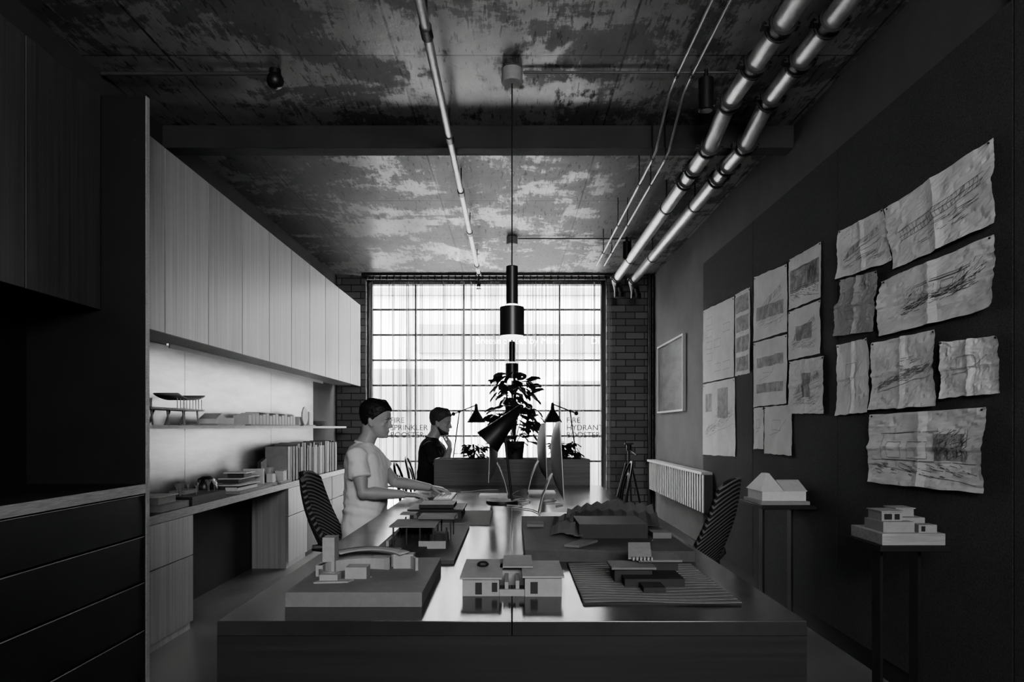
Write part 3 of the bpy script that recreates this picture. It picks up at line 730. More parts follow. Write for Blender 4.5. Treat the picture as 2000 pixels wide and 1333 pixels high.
# ------------------------------------------------------------------ tables
TZ = .74
e = thing('long_table', 'long dark glossy studio table with solid end panels', 'table', (0, 3.525, 0))
B().box(-.70, -.0008, -1.905, 1.905, TZ - .035, TZ).obj('tabletop', 'table', e, bevel=.0015)
B().box(.0008, .70, -1.905, 1.905, TZ - .035, TZ).obj('tabletop', 'table', e, bevel=.0015)
B().box(-.70, .70, -1.9045, -1.87, .0, TZ - .0355).obj('end_panel', 'tablefront', e)
B().box(-.695, .695, 1.87, 1.90, .0, TZ - .036).obj('end_panel', 'tablefront', e)
B().box(-.02, .02, -1.86, 1.86, .3, TZ - .036).obj('spine', 'black', e)
e = thing('planter_box', 'low dark timber planter box behind the table', 'planter', (0, 5.66, 0))
b = B(); b.box(-.63, .63, -.16, -.14, 0, .945); b.box(-.63, .63, .14, .16, 0, .945); b.box(-.63, -.61, -.14, .14, 0, .945); b.box(.61, .63, -.14, .14, 0, .945)
b.obj('box', mat('planter timber', .10, .5, nscale=3, namt=.3, stretch=(.6, 20, 20)), e, bevel=.003)
B().box(-.609, .609, -.139, .139, .8, .895).obj('inner_shelf', 'soil', e)
e = thing('rear_table', 'dark studio table before the window', 'table', (0, 6.95, 0))
B().box(-.62, .62, -1.1, 1.1, TZ - .035, TZ).obj('tabletop', 'table', e, bevel=.002)
for s_ in (-1, 1): B().box(-.58, .58, s_ * 1.05 - .015, s_ * 1.05 + .015, 0, TZ - .036).obj('end_panel', 'tablefront', e)

# ------------------------------------------------------------------ chairs
def lounge_chair(loc, rz, label):
    e = thing('upholstered_chair', label, 'chair', loc, rz, 'striped chairs')
    def back(u, v):
        a = (u - .5) * 2; wd = .235 * (1 - .25 * v ** 3) * (1 - .12 * (1 - v) ** 2)
        z = .43 + .49 * v - .05 * (abs(a) ** 3) * v
        x = -.19 - .13 * v - .03 * math.sin(v * 3) + .11 * abs(a) ** 2.2 * (1 - .5 * v)
        return V((x, a * wd, z))
    def seat(u, v):
        a = (u - .5) * 2; x = -.2 + .44 * v; z = .425 + .02 * abs(a) ** 2 - .03 * v ** 3 + .02 * (1 - v) ** 3
        return V((x, a * .235 * (1 - .1 * v ** 3), z))
    B().grid(back, 18, 18).obj('backrest', 'stripe', e, smooth=True, solid=.028)
    B().grid(seat, 14, 14).obj('seat', 'stripe', e, smooth=True, solid=.035)
    for sx, sy in ((1, 1), (1, -1), (-1, 1), (-1, -1)):
        B().cyl((sx * .17, sy * .17, .41), (sx * .22, sy * .21, 0), .013, .009, 12).obj('leg', 'matblack', e, smooth=True)
    return e
lounge_chair((-1.02, 4.40, 0), 0, 'striped upholstered chair with the seated person in pale shirt')
lounge_chair((.98, 3.98, 0), 148, 'empty striped upholstered chair beside the long table')

def bent_chair(loc, rz, label):
    e = thing('bentwood_chair', label, 'chair', loc, rz, 'bentwood chairs')
    B().cyl((0, 0, .425), (0, 0, .445), .2, seg=28).obj('seat', 'matblack', e, smooth=True, bevel=.005)
    b = B(); pts = []
    for i in range(17):
        t = i / 16 * math.pi; pts.append((-.17 - .09 * math.sin(t), .19 * math.cos(t), .44 + .43 * math.sin(t) ** .6))
    b.tube(pts, .012, 8); b.obj('backrest_hoop', 'matblack', e, smooth=True); pts = []; b = B()
    for i in range(13):
        t = i / 12 * math.pi; pts.append((-.18 - .05 * math.sin(t), .11 * math.cos(t), .44 + .32 * math.sin(t) ** .6))
    b.tube(pts, .009, 8); b.obj('inner_hoop', 'matblack', e, smooth=True)
    for sx, sy in ((1, 1), (1, -1), (-1, 1), (-1, -1)):
        B().cyl((sx * .13, sy * .13, .425), (sx * .19, sy * .18, 0), .014, .011, 10).obj('leg', 'matblack', e, smooth=True)
bent_chair((-.82, 6.30, 0), 0, 'dark bentwood chair with the seated person in black shirt')
bent_chair((.88, 6.5, 0), 180, 'empty dark bentwood chair at the rear table')
bent_chair((-.92, 7.6, 0), 0, 'empty dark bentwood chair at the rear table')

# ------------------------------------------------------------------ computers etc
def monitor(loc, rz, label, tilt=4):
    e = thing('computer_monitor', label, 'computer', loc, rz, 'aluminium desktop computers')
    T = Matrix.Translation(V((.0, 0, .11))) @ Matrix.Rotation(rad(-tilt), 4, 'Y')
    b = B(); n = 14
    def back(u, v):
        y = (u - .5) * .62; z = v * .38
        bulge = .045 * (1 - (abs(u - .5) * 2) ** 2.4) * (1 - (abs(v - .5) * 2) ** 2.4) ** .8 if 0 < u < 1 and 0 < v < 1 else 0
        return T @ V((-.004 - bulge, y, z))
    b.grid(back, 20, 16)
    b.box(-.004, .0, -.31, .31, 0, .38, T)
    b.obj('casing', 'alu', e, smooth=True)
    B().box(.0002, .0015, -.307, .307, .06, .377, T).obj('screen', 'screen', e)
    b = B(); pr = [(-.035, .25), (-.07, .19), (-.105, .10), (-.125, .012), (-.12, .005), (.06, .004)]
    for i in range(len(pr) - 1):
        (x0, z0), (x1, z1) = pr[i], pr[i + 1]; wd = .09
        b.loft([[V((x0, -wd, z0)), V((x0, wd, z0)), V((x0 + .006, wd, z0 + .003)), V((x0 + .006, -wd, z0 + .003))], [V((x1, -wd, z1)), V((x1, wd, z1)), V((x1 + .006, wd, z1 + .003)), V((x1 + .006, -wd, z1 + .003))]])
    b.box(-.12, .07, -.09, .09, 0, .006)
    b.obj('stand', 'alu', e)
    return e
monitor((.26, 3.55, TZ), -2, 'silver desktop computer seen edge-on on the long table', 3)
monitor((.235, 4.85, TZ), 0, 'silver desktop computer beside the planter box', 2)
monitor((-.15, 4.62, TZ), 180, 'silver desktop computer facing the person in pale shirt', 2)
e = thing('keyboard', 'thin pale keyboard under the typing hands', 'keyboard', (-.44, 4.52, TZ))
B().box(-.057, .057, -.21, .21, 0, .008).obj('base', 'white', e, bevel=.002)
b = B()
for i in range(5):
    for j in range(14): b.box(-.052 + i * .0212, -.052 + i * .0212 + .018, -.203 + j * .0292, -.203 + j * .0292 + .026, .008, .011)
o = b.obj('key', 'white', e); o['kind'] = 'stuff'
for k, pts in enumerate(([(-.03, 4.0), (.06, 3.95), (.0, 3.88), (.1, 3.8), (.14, 3.66)], [(.05, 4.9), (.0, 4.6), (.08, 4.4), (.02, 4.3), (.11, 4.2), (.06, 4.05)], [(-.1, 4.98), (-.22, 4.95), (-.3, 4.85), (-.36, 4.82)], [(.2, 4.4), (.28, 4.3), (.2, 4.15), (.3, 4.05), (.25, 3.95)])):
    P = [V((x, y, .005)) for x, y in pts]; out = []
    for i in range(len(P) - 1):
        p0, p1, p2, p3 = P[max(i - 1, 0)], P[i], P[i + 1], P[min(i + 2, len(P) - 1)]
        for t in [q / 8 for q in range(8)]:
            out.append(.5 * ((2 * p1) + (p2 - p0) * t + (2 * p0 - 5 * p1 + 4 * p2 - p3) * t * t + (3 * p1 - p0 - 3 * p2 + p3) * t ** 3))
    out.append(P[-1])
    tag(B().tube(out, .003, 6).obj('power_cable', 'white', smooth=True, loc=(0, 0, TZ)), 'thin pale cable curling over the table', 'cable', 'loose table cables')

e = thing('desk_lamp', 'black desk lamp with large tilted conical shade', 'lamp', (-.03, 4.17, TZ))
B().cyl((-.03, 0, 0), (-.03, 0, .014), .1, .095, 32).obj('base', 'matblack', e, smooth=True)
B().tube([(.03, 0, .01), (-.01, 0, .38), (-.0, 0, .48)], .007, 10).obj('pole', 'matblack', e, smooth=True)
b = B(); n = 32
A0 = V((-.12, 0, .37)); A1 = V((.085, 0, .585)); ax = (A1 - A0).normalized(); aa, ab = frame(ax)
def rg(c, r): return [c + (aa * math.cos(q) + ab * math.sin(q)) * r for q in [2 * math.pi * k / n for k in range(n)]]
b.loft([rg(A0 + ax * .01, .084), rg(A0, .088), rg(A0 + ax * .1, .062), rg(A1, .017)], cap=False); b.bm.faces.ensure_lookup_table()
b.obj('lamp_shade', 'matblack', e, smooth=True, solid=.002)
B().sph(A1, .018, 14).obj('shade_cap', 'matblack', e, smooth=True)

def arm_lamp(loc, s, label):
    e = thing('desk_lamp', label, 'lamp', loc, 0, 'jointed arm lamps')
    B().cyl((0, 0, 0), (0, 0, .02), .06, seg=28).obj('base', 'matblack', e, smooth=True)
    j1 = V((-s * .03, 0, .12)); j2 = V((s * .035, 0, .615)); j3 = V((s * .20, 0, .68))
    B().cyl((0, 0, .02), j1, .008, seg=8).obj('post', 'matblack', e, smooth=True); B().cyl(j1, j2, .006, seg=8).obj('lower_arm', 'matblack', e, smooth=True)
    B().cyl(j2 - (j3 - j2) * .35, j3, .006, seg=8).obj('upper_arm', 'matblack', e, smooth=True)
    for j in (j1, j2, j3): B().sph(j, .015, 10).obj('joint', 'matblack', e, smooth=True)
    B().sph(j2 - (j3 - j2) * .35, .02, 10).obj('counterweight', 'matblack', e, smooth=True)
    b = B()
    def rr_(r, z): return [V((j3.x + r * math.cos(2 * math.pi * k / 28), r * math.sin(2 * math.pi * k / 28), j3.z + z)) for k in range(28)]
    b.loft([rr_(.014, .0), rr_(.018, -.05), rr_(.03, -.07), rr_(.088, -.165), rr_(.09, -.172)], cap=False)
    b.obj('lamp_shade', 'matblack', e, smooth=True, solid=.002)
    B().sph((j3.x, 0, j3.z - .12), .028, 12).obj('bulb', 'white', e, smooth=True)
arm_lamp((-.55, 6.68, TZ), 1, 'black jointed desk lamp beside the person in black shirt')
arm_lamp((.58, 6.4, TZ), -1, 'black jointed desk lamp beside the tall plant')

def plant(loc, label, h, wbot, wtop, nl, potr, poth, lsz, seed):
    rnd = random.Random(seed)
    e = thing('potted_plant', label, 'plant', loc)
    b = B()
    def rr_(r, z): return [V((r * math.cos(2 * math.pi * k / 24), r * math.sin(2 * math.pi * k / 24), z)) for k in range(24)]
    b.loft([rr_(potr * .75, 0), rr_(potr, poth), rr_(potr * .9, poth), rr_(potr * .86, poth * .85)]); b.obj('pot', 'pot', e, smooth=True)
    b = B(); lb = B()
    ns = max(4, nl // 12)
    for k in range(ns):
        z = poth + (h - poth) * (k + 1) / ns; w = wbot + (wtop - wbot) * (z / h)
        a = rnd.random() * 6.28; r = w * (.3 + .5 * rnd.random())
        b.tube([(0, 0, poth * .8), (r * .3 * math.cos(a), r * .3 * math.sin(a), z * .6), (r * math.cos(a), r * math.sin(a), z)], .004, 6)
    b.tube([(0, 0, poth * .8), (.01, .0, h * .5), (0, 0, h * .98)], .009, 8)
    b.obj('stem', 'leaf', e, smooth=True)
    for k in range(nl):
        t = rnd.random() ** .9; z = poth * .9 + (h - poth * .9) * t; w = wbot * (math.sin(min(1, t * 1.4 + .35) * math.pi * .5)) * (1 - t) + wtop * t + .02
        a = rnd.random() * 6.28; r = w * math.sqrt(rnd.random()); c = V((r * math.cos(a), min(.11, r * math.sin(a)) if z < .1 else r * math.sin(a), z))
        out = V((math.cos(a), math.sin(a), rnd.uniform(-1.2, .3))).normalized(); side = out.cross(V((0, 0, 1))).normalized()
        side = (side + V((rnd.uniform(-.5, .5), rnd.uniform(-.5, .5), rnd.uniform(-.5, .5)))).normalized(); up = side.cross(out)
        L = lsz * rnd.uniform(.7, 1.25); W = L * .40
        P = [c, c + out * L * .12 + side * W * .75, c + out * L * .35 + side * W * 1.0 + up * .004, c + out * L * .65 + side * W * .75, c + out * L * .88 + side * W * .3, c + out * L - up * L * .15,
             c + out * L * .88 - side * W * .3, c + out * L * .65 - side * W * .75, c + out * L * .35 - side * W * 1.0 + up * .004, c + out * L * .12 - side * W * .75, c + out * L * .5 - up * L * .06]
        vs = [lb.bm.verts.new(p) for p in P]
        for i in range(9): lb.bm.faces.new((vs[i], vs[i + 1], vs[10]))
        lb.bm.faces.new((vs[9], vs[0], vs[10]))
    lb.obj('foliage', 'leaf', e, smooth=True, recalc=False)
    return e
plant((.02, 5.62, .896), 'tall leafy climbing plant in a dark pot on the planter', .76, .27, .09, 165, .085, .19, .10, 3)
plant((-.32, 5.62, .896), 'small leafy plant in a low pot on the planter', .17, .09, .08, 60, .05, .05, .06, 5)
plant((.42, 5.62, .896), 'small bushy plant in a low pot on the planter', .18, .12, .09, 80, .05, .05, .065, 6)

e = thing('tripod', 'black camera tripod standing near the window', 'tripod', (1.37, 8.0, 0))
B().cyl((0, 0, .5), (0, 0, .95), .014, seg=12).obj('column', 'matblack', e, smooth=True)
b = B(); b.cyl((0, 0, .93), (0, 0, 1.0), .03); b.box(-.05, .05, -.03, .03, 1.0, 1.02); b.cyl((0, 0, .95), (.06, -.16, .88), .008, seg=8); b.obj('head', 'matblack', e, bevel=.003)
for k in range(3):
    a = k * 2.094 + .5; B().cyl((.03 * math.cos(a), .03 * math.sin(a), .78), (.25 * math.cos(a), .25 * math.sin(a), 0.003), .016, .010, 10).obj('leg', 'matblack', e, smooth=True)

def stand(loc, wx, wy, label):
    e = thing('display_stand', label, 'stand', loc, 0, 'slim black display stands')
    B().box(-wx, wx, -wy, wy, .73, .752).obj('top', 'black', e, bevel=.002)
    for s_ in (-1, 1): B().box(s_ * wx * .55 - .006, s_ * wx * .55 + .006, -.03, .03, .006, .73).obj('leg', 'matblack', e)
    B().box(-wx * .7, wx * .7, -.07, .07, 0, .006).obj('foot_plate', 'matblack', e)
stand((1.585, 4.10, 0), .155, .2, 'slim black display stand carrying a white gabled model')
stand((1.525, 2.71, 0), .135, .135, 'slim black display stand carrying a cubic house model')

def model(label, loc, rz=0, group=None): return thing('architectural_model', label, 'architectural model', loc, rz, group)
def gable(b, x0, x1, y0, y1, z0, z1, zr, axis='x'):
    if axis == 'x': poly = [(x0, y0, z0), (x0, y1, z0), (x0, y1, z1), (x0, (y0 + y1) / 2, zr), (x0, y0, z1)]; b.prism(poly, (x1 - x0, 0, 0))
    else: poly = [(x0, y0, z0), (x1, y0, z0), (x1, y0, z1), ((x0 + x1) / 2, y0, zr), (x0, y0, z1)]; b.prism(poly, (0, y1 - y0, 0))
def boxes(e, name, m, lst, bevel=0):
    for q in lst: B().box(*q).obj(name, m, e, bevel=bevel)

e = model('white card model house with twin gable roofs', (1.58, 4.09, .752))
B().box(-.14, .14, -.15, .15, 0, .02).obj('base', 'card', e)
B().box(-.125, .13, -.12, .12, .02, .075).obj('walls', 'whitecard', e)
B().loft([[V((-.135, -.125, .076)), V((.0, -.125, .076)), V((.0, .125, .076)), V((-.135, .125, .076))], [V((-.075, -.03, .175)), V((-.05, -.03, .175)), V((-.05, .03, .175)), V((-.075, .03, .175))]]).obj('roof', 'whitecard', e)
b = B(); gable(b, .001, .135, -.125, .125, .076, .078, .135, 'x'); b.obj('roof', 'whitecard', e)
e = model('grey card model of stacked cubic houses on a timber block', (1.525, 2.71, .752))
B().box(-.12, .12, -.12, .12, 0, .045).obj('base', 'balsa', e, bevel=.002)
boxes(e, 'walls', 'card', [(-.1, .02, -.09, .05, .045, .085), (-.04, .09, -.04, .09, .045, .095), (-.09, -.01, -.06, .04, .085, .12), (.0, .07, 0, .08, .095, .125), (.03, .10, -.1, -.05, .045, .075)])
boxes(e, 'roof', 'card', [(-.095, -.005, -.065, .045, .12, .124), (-.005, .075, -.005, .085, .125, .129)])
boxes(e, 'opening', 'darkcard', [(-.08, -.05, -.0605, -.0595, .09, .112), (-.04, -.02, -.0605, -.0595, .09, .112), (.04, .055, -.1005, -.0995, .05, .07)])

def curved_wall(b, cx, cy, r, a0, a1, z0, z1, t=.004, n=16):
    rings = []
    for k in range(n + 1):
        a = rad(a0 + (a1 - a0) * k / n); c, s_ = math.cos(a), math.sin(a)
        rings.append([V((cx + (r - t) * c, cy + (r - t) * s_, z0)), V((cx + (r + t) * c, cy + (r + t) * s_, z0)), V((cx + (r + t) * c, cy + (r + t) * s_, z1)), V((cx + (r - t) * c, cy + (r - t) * s_, z1))])
    b.loft(rings)
e = model('grey model with curved walls and tower on a thick slab', (-.405, 1.98, TZ))
B().box(-.175, .175, -.235, .235, 0, .038).obj('base', 'greycard', e, bevel=.001)
B().box(-.145, -.11, .0, .05, .038, .14).obj('tower', 'card', e)
for args in ((-.02, -.06, .12, 60, 175, .038, .07), (.0, .02, .16, 70, 150, .038, .08), (-.07, -.03, .07, 150, 260, .038, .06), (.04, -.0, .09, 20, 90, .038, .075)):
    b = B(); curved_wall(b, *args); b.obj('curved_wall', 'card', e)
boxes(e, 'walls', 'card', [(-.15, -.13, -.05, .0, .038, .07), (-.06, .0, -.08, -.03, .038, .07), (.05, .11, .06, .1, .038, .08), (-.12, -.07, -.12, -.08, .038, .058), (-.02, .035, .08, .13, .038, .066)])
b = B()
def roof1(u, v):
    a = rad(40 + 95 * u); r = .10 + .03 * v; return V((-.02 + r * math.cos(a) * 1.2, -.02 + r * math.sin(a), .082 + .008 * math.sin(u * 3.1) + .005 * v))
b.grid(roof1, 16, 3); b.obj('roof', 'card', e, smooth=True, solid=.003)
B().prism([(-.13, -.14, .0385), (-.04, -.13, .0385), (-.03, -.1, .0385), (-.12, -.1, .0385)], (0, 0, .004)).obj('terrace', 'card', e)
e = model('black frame model pavilion on a thin contoured base', (-.345, 2.72, TZ), 0)
B().box(-.15, .15, -.42, .42, 0, .012).obj('base', 'midcard', e); B().prism([(-.15, -.42, .0121), (.0, -.42, .0121), (.06, 0, .0121), (-.02, .42, .0121), (-.15, .42, .0121)], (0, 0, .008)).obj('contour_layer', 'midcard', e)
for x in (-.10, -.05, 0, .05, .10):
    for y in (-.16, .0, .14): B().box(x - .003, x + .003, y - .003, y + .003, .012, .085).obj('post', 'darkcard', e)
boxes(e, 'walls', 'darkcard', [(-.095, .02, .02, .13, .02, .075), (.03, .095, -.1, -.02, .012, .05)])
boxes(e, 'roof', 'greycard', [(-.115, .06, -.17, .03, .085, .091), (-.03, .115, .0, .15, .094, .1), (-.115, -.05, .08, .16, .1, .105)])
boxes(e, 'garden_wall', 'card', [(-.12, -.11, -.2, .18, .02, .04), (.0, .10, -.2, -.197, .012, .04)])
e = model('black box model with stacked volumes on a flat base', (-.305, 3.46, TZ))
B().box(-.2, .2, -.24, .24, 0, .010).obj('base', 'greycard', e)
B().box(-.19, .06, -.16, .1, .011, .055).obj('walls', 'darkcard', e)
boxes(e, 'roof', 'darkcard', [(-.20, .07, -.17, .11, .056, .064), (-.15, .02, -.12, .06, .065, .082)])
boxes(e, 'opening', 'greycard', [(-.17 + k * .033, -.155 + k * .033, -.1612, -.1602, .02, .045) for k in range(7)])
e = model('pale card courtyard house model with flat roofs', (-.0, 1.99, TZ))
boxes(e, 'walls', 'card', [(-.135, -.035, -.13, .05, .0, .047), (.035, .135, -.135, .07, .0, .052), (-.035, .035, .0, .13, .0, .052), (-.135, -.06, .051, .13, 0, .044)])
boxes(e, 'roof', 'card', [(-.142, -.028, -.137, .055, .047, .052), (.028, .142, -.142, .077, .052, .057), (-.026, .06, -.04, .135, .059, .063), (-.142, -.03, .057, .137, .045, .05)])
boxes(e, 'opening', 'darkcard', [(-.10, -.082, -.1315, -.1302, .005, .037), (-.055, -.04, -.1315, -.1302, .012, .037), (.05, .07, -.1365, -.1352, .008, .04)])
boxes(e, 'garden_wall', 'card', [(-.02, -.01, -.12, 0, 0, .036), (.01, .02, -.12, -.02, 0, .04), (-.034, .034, -.13, -.121, 0, .018)])
B().sph((-.085, .01, .06), (.018, .015, .009), 7).obj('rock', 'darkcard', e)
e = model('dark pavilion model on a striped contour board', (.39, 2.035, TZ), 0)
b = B(); b.box(-.205, .205, -.265, .265, 0, .006); b.obj('base', 'darkcard', e)
for k in range(17):
    b = B(); y0 = -.255 + k * .031; pts = [V((-.204 + .408 * t / 12, y0 + .010 * math.sin(t * .5 + k * .35), .0065)) for t in range(13)]
    b.strip(pts, V((0, 0, 1)), .021)
    b.obj('contour_strip', 'greycard', e, recalc=False, solid=.002)
boxes(e, 'walls', 'darkcard', [(-.07, .10, -.10, .10, .008, .03), (-.09, .02, -.04, .05, .008, .045), (.0, .11, .02, .12, .03, .055), (-.03, .03, -.17, -.1, .008, .022)])
boxes(e, 'roof', 'greycard', [(-.1, .03, -.05, .06, .046, .052), (-.01, .12, .01, .13, .056, .062)]); B().prism([(-.04, .02, .063), (.03, .02, .063), (.05, .14, .09), (-.02, .14, .09)], (0, 0, .004)).obj('roof', 'card', e)
boxes(e, 'skylight', 'card', [(-.03 + k * .011, -.025 + k * .011, .0, .018, .0625, .072) for k in range(6)])
# M6
e = model('large model with jagged folded roof on a thick dark base', (.335, 2.79, TZ))
B().box(-.29, .29, -.46, .46, 0, .038).obj('base', 'midcard', e, bevel=.001)
B().box(-.08, .18, -.20, .05, .0385, .092).obj('walls', 'darkcard', e)
def foldroof(x0, x1, y0, yd, z0, zr, N, amp, m):
    b = B()
    def f(u, v):
        k = u * N; tri = abs((k % 2) - 1); x = x0 + (x1 - x0) * u + .02 * v
        return V((x, y0 + .05 * math.sin(u * 5) + yd * v - .03 * tri, z0 + zr * math.sin(.3 + u * 1.9) * (.35 + .65 * v) + amp * tri * (.3 + .7 * v)))
    b.grid(f, N * 2, 4); b.obj('roof', m, e, solid=.003)
foldroof(-.17, .27, .08, .16, .04, .045, 18, .016, 'midcard')
foldroof(-.10, .28, .22, .16, .055, .05, 16, .018, 'greycard')
foldroof(-.19, -.07, -.16, .18, .039, .028, 8, .012, 'greycard')
boxes(e, 'terrace', 'greycard', [(.2, .27, -.2, -.12, .0385, .06), (-.27, -.2, .1, .2, .0385, .05)]); B().prism([(-.15, -.38, .0385), (-.10, -.40, .0385), (-.02, -.28, .0385), (-.08, -.26, .0385)], (0, 0, .008)).obj('terrace', 'greycard', e)

# ---- counter models
CZ = .731
e = model('grey block model on the wall counter', (-2.03, 3.92, CZ))
B().box(-.12, .1, -.16, .16, 0, .035).obj('base', 'card', e); b = B(); b.box(-.1, .05, -.1, .1, .035, .075); b.obj('walls', 'card', e); B().box(-.11, .06, -.11, .11, .075, .08).obj('roof', 'whitecard', e)
e = model('dark site model with small wire trees', (-2.03, 4.34, CZ))
B().box(-.13, .11, -.24, .24, 0, .05).obj('base', 'darkcard', e)
for k in range(12):
    b = B(); x, y = random.uniform(-.1, .08), random.uniform(-.2, .2); b.cyl((x, y, .05), (x, y, .11), .0018, seg=5)
    for q in range(8):
        a = q * .79; b.cyl((x, y, .085), (x + .018 * math.cos(a), y + .018 * math.sin(a), .125), .0012, seg=4)
    b.obj('model_tree', 'balsa', e)
b = B(); b.box(-.1, 0, -.1, .08, .051, .075); b.obj('walls', 'card', e)
e = model('layered slab building model', (-2.04, 5.09, CZ))
B().box(-.14, .13, -.3, .3, 0, .02).obj('base', 'card', e)
boxes(e, 'walls', 'midcard', [(-.1, .08, -.2, .15, .02, .05), (-.08, .04, -.1, .22, .06, .09), (-.06, .06, -.05, .1, .10, .13)])
boxes(e, 'roof', 'whitecard', [(-.12, .1, -.22, .17, .05, .057), (-.1, .06, -.12, .26, .09, .097), (-.08, .09, -.08, .13, .13, .137)])
boxes(e, 'garden_wall', 'whitecard', [(.1, .105, -.28, .1, .02, .04), (.02, .1, -.28, -.275, .02, .045)])
e = model('pale model with tall arched wall', (-2.06, 5.53, CZ))
B().box(-.1, .12, -.13, .13, 0, .02).obj('base', 'card', e)
arch = [(.0, .02), (.0, .19), (.12, .22), (.12, .02), (.09, .02), (.09, .09)] + [(.06 + .03 * math.cos(a), .09 + .03 * math.sin(a)) for a in (0.5, 1.0, 1.57, 2.1, 2.6)] + [(.03, .09), (.03, .02)]
b = B(); b.prism([(.02, y - .06, z) for y, z in arch], (.03, 0, 0)); b.obj('arched_wall', 'midcard', e)
boxes(e, 'walls', 'whitecard', [(-.08, .08, -.1, -.07, .02, .14), (.06, .11, .03, .1, .02, .09)])
e = model('small pale courtyard model with pitched slabs', (-2.02, 5.81, CZ))
B().box(-.14, .1, -.14, .14, 0, .015).obj('base', 'card', e)
b = B(); gable(b, -.1, .02, -.12, -.02, .015, .05, .09, 'x'); b.obj('walls', 'whitecard', e); boxes(e, 'walls', 'whitecard', [(.0, .07, .01, .10, .015, .10), (-.1, -.04, .0, .12, .015, .13)]); B().box(-.01, .08, .0, .11, .10, .105).obj('roof', 'card', e)
e = thing('helmet', 'black rounded helmet resting on the counter', 'helmet', (-2.10, 4.685, CZ))
b = B(); b.loft([ring((0, 0, .0), .06, .075), ring((0, 0, .05), .075, .088), ring((0, 0, .09), .07, .083), ring((0, 0, .12), .05, .06), ring((0, 0, .135), .025, .03)]); b.obj('shell', 'lampmetal', e, smooth=True)
B().loft([ring((.02, 0, .0), .072, .085), ring((.02, 0, .006), .072, .085)]).obj('brim', 'lampmetal', e)

SZ = 1.214
e = model('balsa frame model of a bench-like pavilion on trestle legs', (-2.07, 4.12, SZ))
for y in (-.30, -.12, .07, .26):
    for s_ in (-1, 1): B().cyl((s_ * .06, y, 0), (s_ * .04, y + .02, .09), .006, seg=6).obj('leg', 'balsa', e)
b = B(); b.box(-.07, .07, -.34, .32, .09, .102); b.box(-.07, -.06, -.34, -.08, .10, .16); b.box(-.07, .06, -.34, -.33, .1, .16); b.obj('deck', 'balsa', e)
b = B()
def sr(u, v): return V((-.075 + .15 * v, -.04 + .36 * u, .160 + .03 * (2 * u - 1) ** 2))
b.grid(sr, 12, 2); b.obj('roof', 'balsa', e, smooth=True, solid=.008)
for k in range(9): B().cyl((.06, -.02 + .04 * k, .1), (.06, -.02 + .04 * k, .165), .0025, seg=5).obj('post', 'balsa', e)
e = model('white gabled row house model', (-2.07, 4.80, SZ))
B().box(-.09, .1, -.24, .24, 0, .012).obj('base', 'balsa', e); b = B(); gable(b, -.06, .06, -.16, .02, .012, .045, .085, 'x'); b.obj('walls', 'whitecard', e); boxes(e, 'walls', 'whitecard', [(-.05, .05, .03, .16, .012, .055)])
e = model('long low white building model with many bays', (-2.07, 5.75, SZ))
B().box(-.09, .1, -.6, .6, 0, .01).obj('base', 'card', e)
boxes(e, 'bay', 'whitecard', [(-.05, .07, -.56 + k * .075, -.505 + k * .075, .01, .08 + .010 * (k % 3)) for k in range(15)]); B().box(-.06, .06, -.3, .55, .102, .11).obj('roof', 'whitecard', e)
e = model('small model with a circular disc facade', (-2.06, 6.72, SZ))
B().box(-.07, .07, -.2, .2, 0, .012).obj('base', 'card', e)
B().cyl((.03, -.05, .10), (.042, -.05, .10), .088, seg=28).obj('disc', 'whitecard', e, smooth=True); boxes(e, 'walls', 'whitecard', [(-.03, .05, .05, .18, .012, .14), (-.05, .02, -.18, .02, .012, .09)])
e = thing('bowl', 'small pale ceramic bowl on the shelf', 'bowl', (-2.05, 7.25, SZ))
n = 24
def rr_(r, z): return [V((r * math.cos(2 * math.pi * k / n), r * math.sin(2 * math.pi * k / n), z)) for k in range(n)]
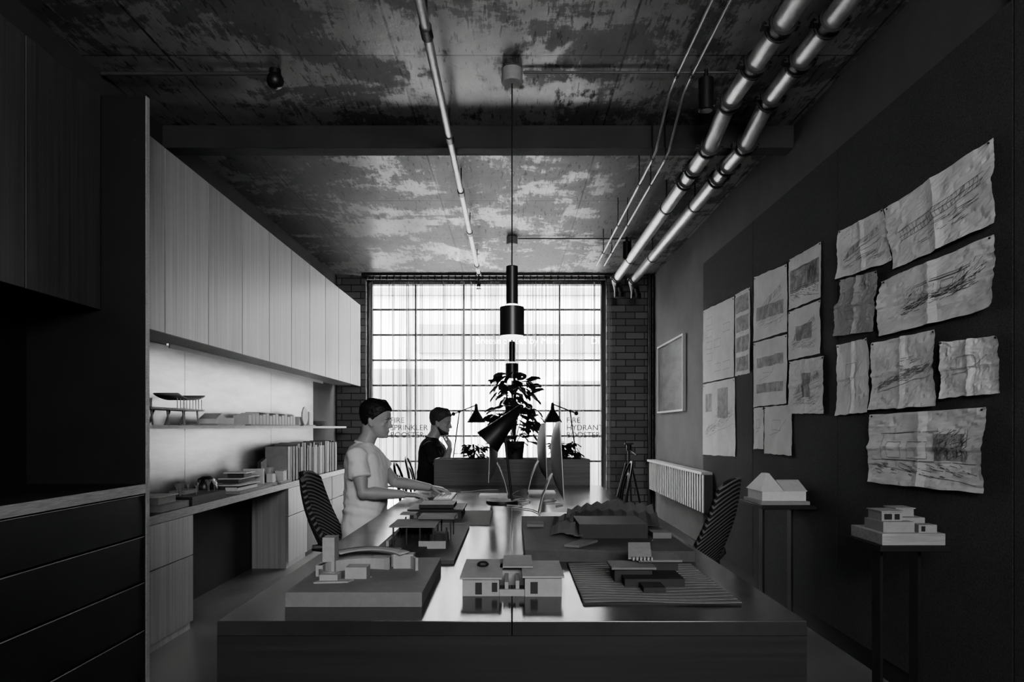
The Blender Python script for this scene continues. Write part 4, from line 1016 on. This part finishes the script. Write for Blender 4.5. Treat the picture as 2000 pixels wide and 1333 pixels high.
B().loft([rr_(.03, 0), rr_(.06, .02), rr_(.085, .055), rr_(.08, .055), rr_(.055, .024), rr_(.02, .01)]).obj('bowl_body', 'card', e, smooth=True)

rnd = random.Random(4); y = 5.98
def mkbook(h, t, d):
    b = B(); b.box(-d, 0, -t / 2, -t / 2 + .002, 0, h); b.box(-d, 0, t / 2 - .002, t / 2, 0, h); b.box(-.003, 0, -t / 2, t / 2, 0, h); b.box(-d + .004, -.004, -t / 2 + .0025, t / 2 - .0025, .003, h - .003)
    return b.obj('book', 'book')
while y < 7.62:
    big = y < 6.2; h = rnd.uniform(.27, .33) if not big else .30; t = .062 if big else rnd.uniform(.012, .045); d = rnd.uniform(.19, .23)
    o = mkbook(h, t, d); y += t / 2 + .0015; o.location = (-1.955 + rnd.uniform(-.01, .005), y, CZ + .0005); y += t / 2
    tag(o, 'wide grey binder standing on the counter' if big else 'upright book in the row on the counter', 'book', 'books on the counter')

# ------------------------------------------------------------------ light
W = bpy.data.worlds.new('World'); S.world = W; W.use_nodes = True
bg = W.node_tree.nodes['Background']; bg.inputs[0].default_value = g(1); bg.inputs[1].default_value = 38.0
def portal(loc, rx, sx, sy):
    pl = bpy.data.lights.new('window_portal', 'AREA'); pl.shape = 'RECTANGLE'; pl.size = sx; pl.size_y = sy
    po = bpy.data.objects.new('window_portal', pl); COL.objects.link(po); po.location = loc; po.rotation_euler = (rad(rx), 0, 0)
    pl.cycles.is_portal = True
portal((-.325, YB + .3, 1.54), -90, 3.05, 3.05)
portal(((FX0 + FX1) / 2, YF - .22, (FZ0 + FZ1) / 2), 90, FX1 - FX0, FZ1 - FZ0)  # portal over the added fill opening
try: S.view_settings.look = 'AgX - Medium High Contrast'
except Exception as ex: print(ex)

cam = bpy.data.cameras.new('camera'); co = bpy.data.objects.new('camera', cam); COL.objects.link(co)
co.location = (0, 0, 1.2); co.rotation_euler = (rad(90), 0, 0); cam.lens = 24; cam.sensor_width = 36; cam.shift_y = .0845; cam.clip_start = .05
S.camera = co
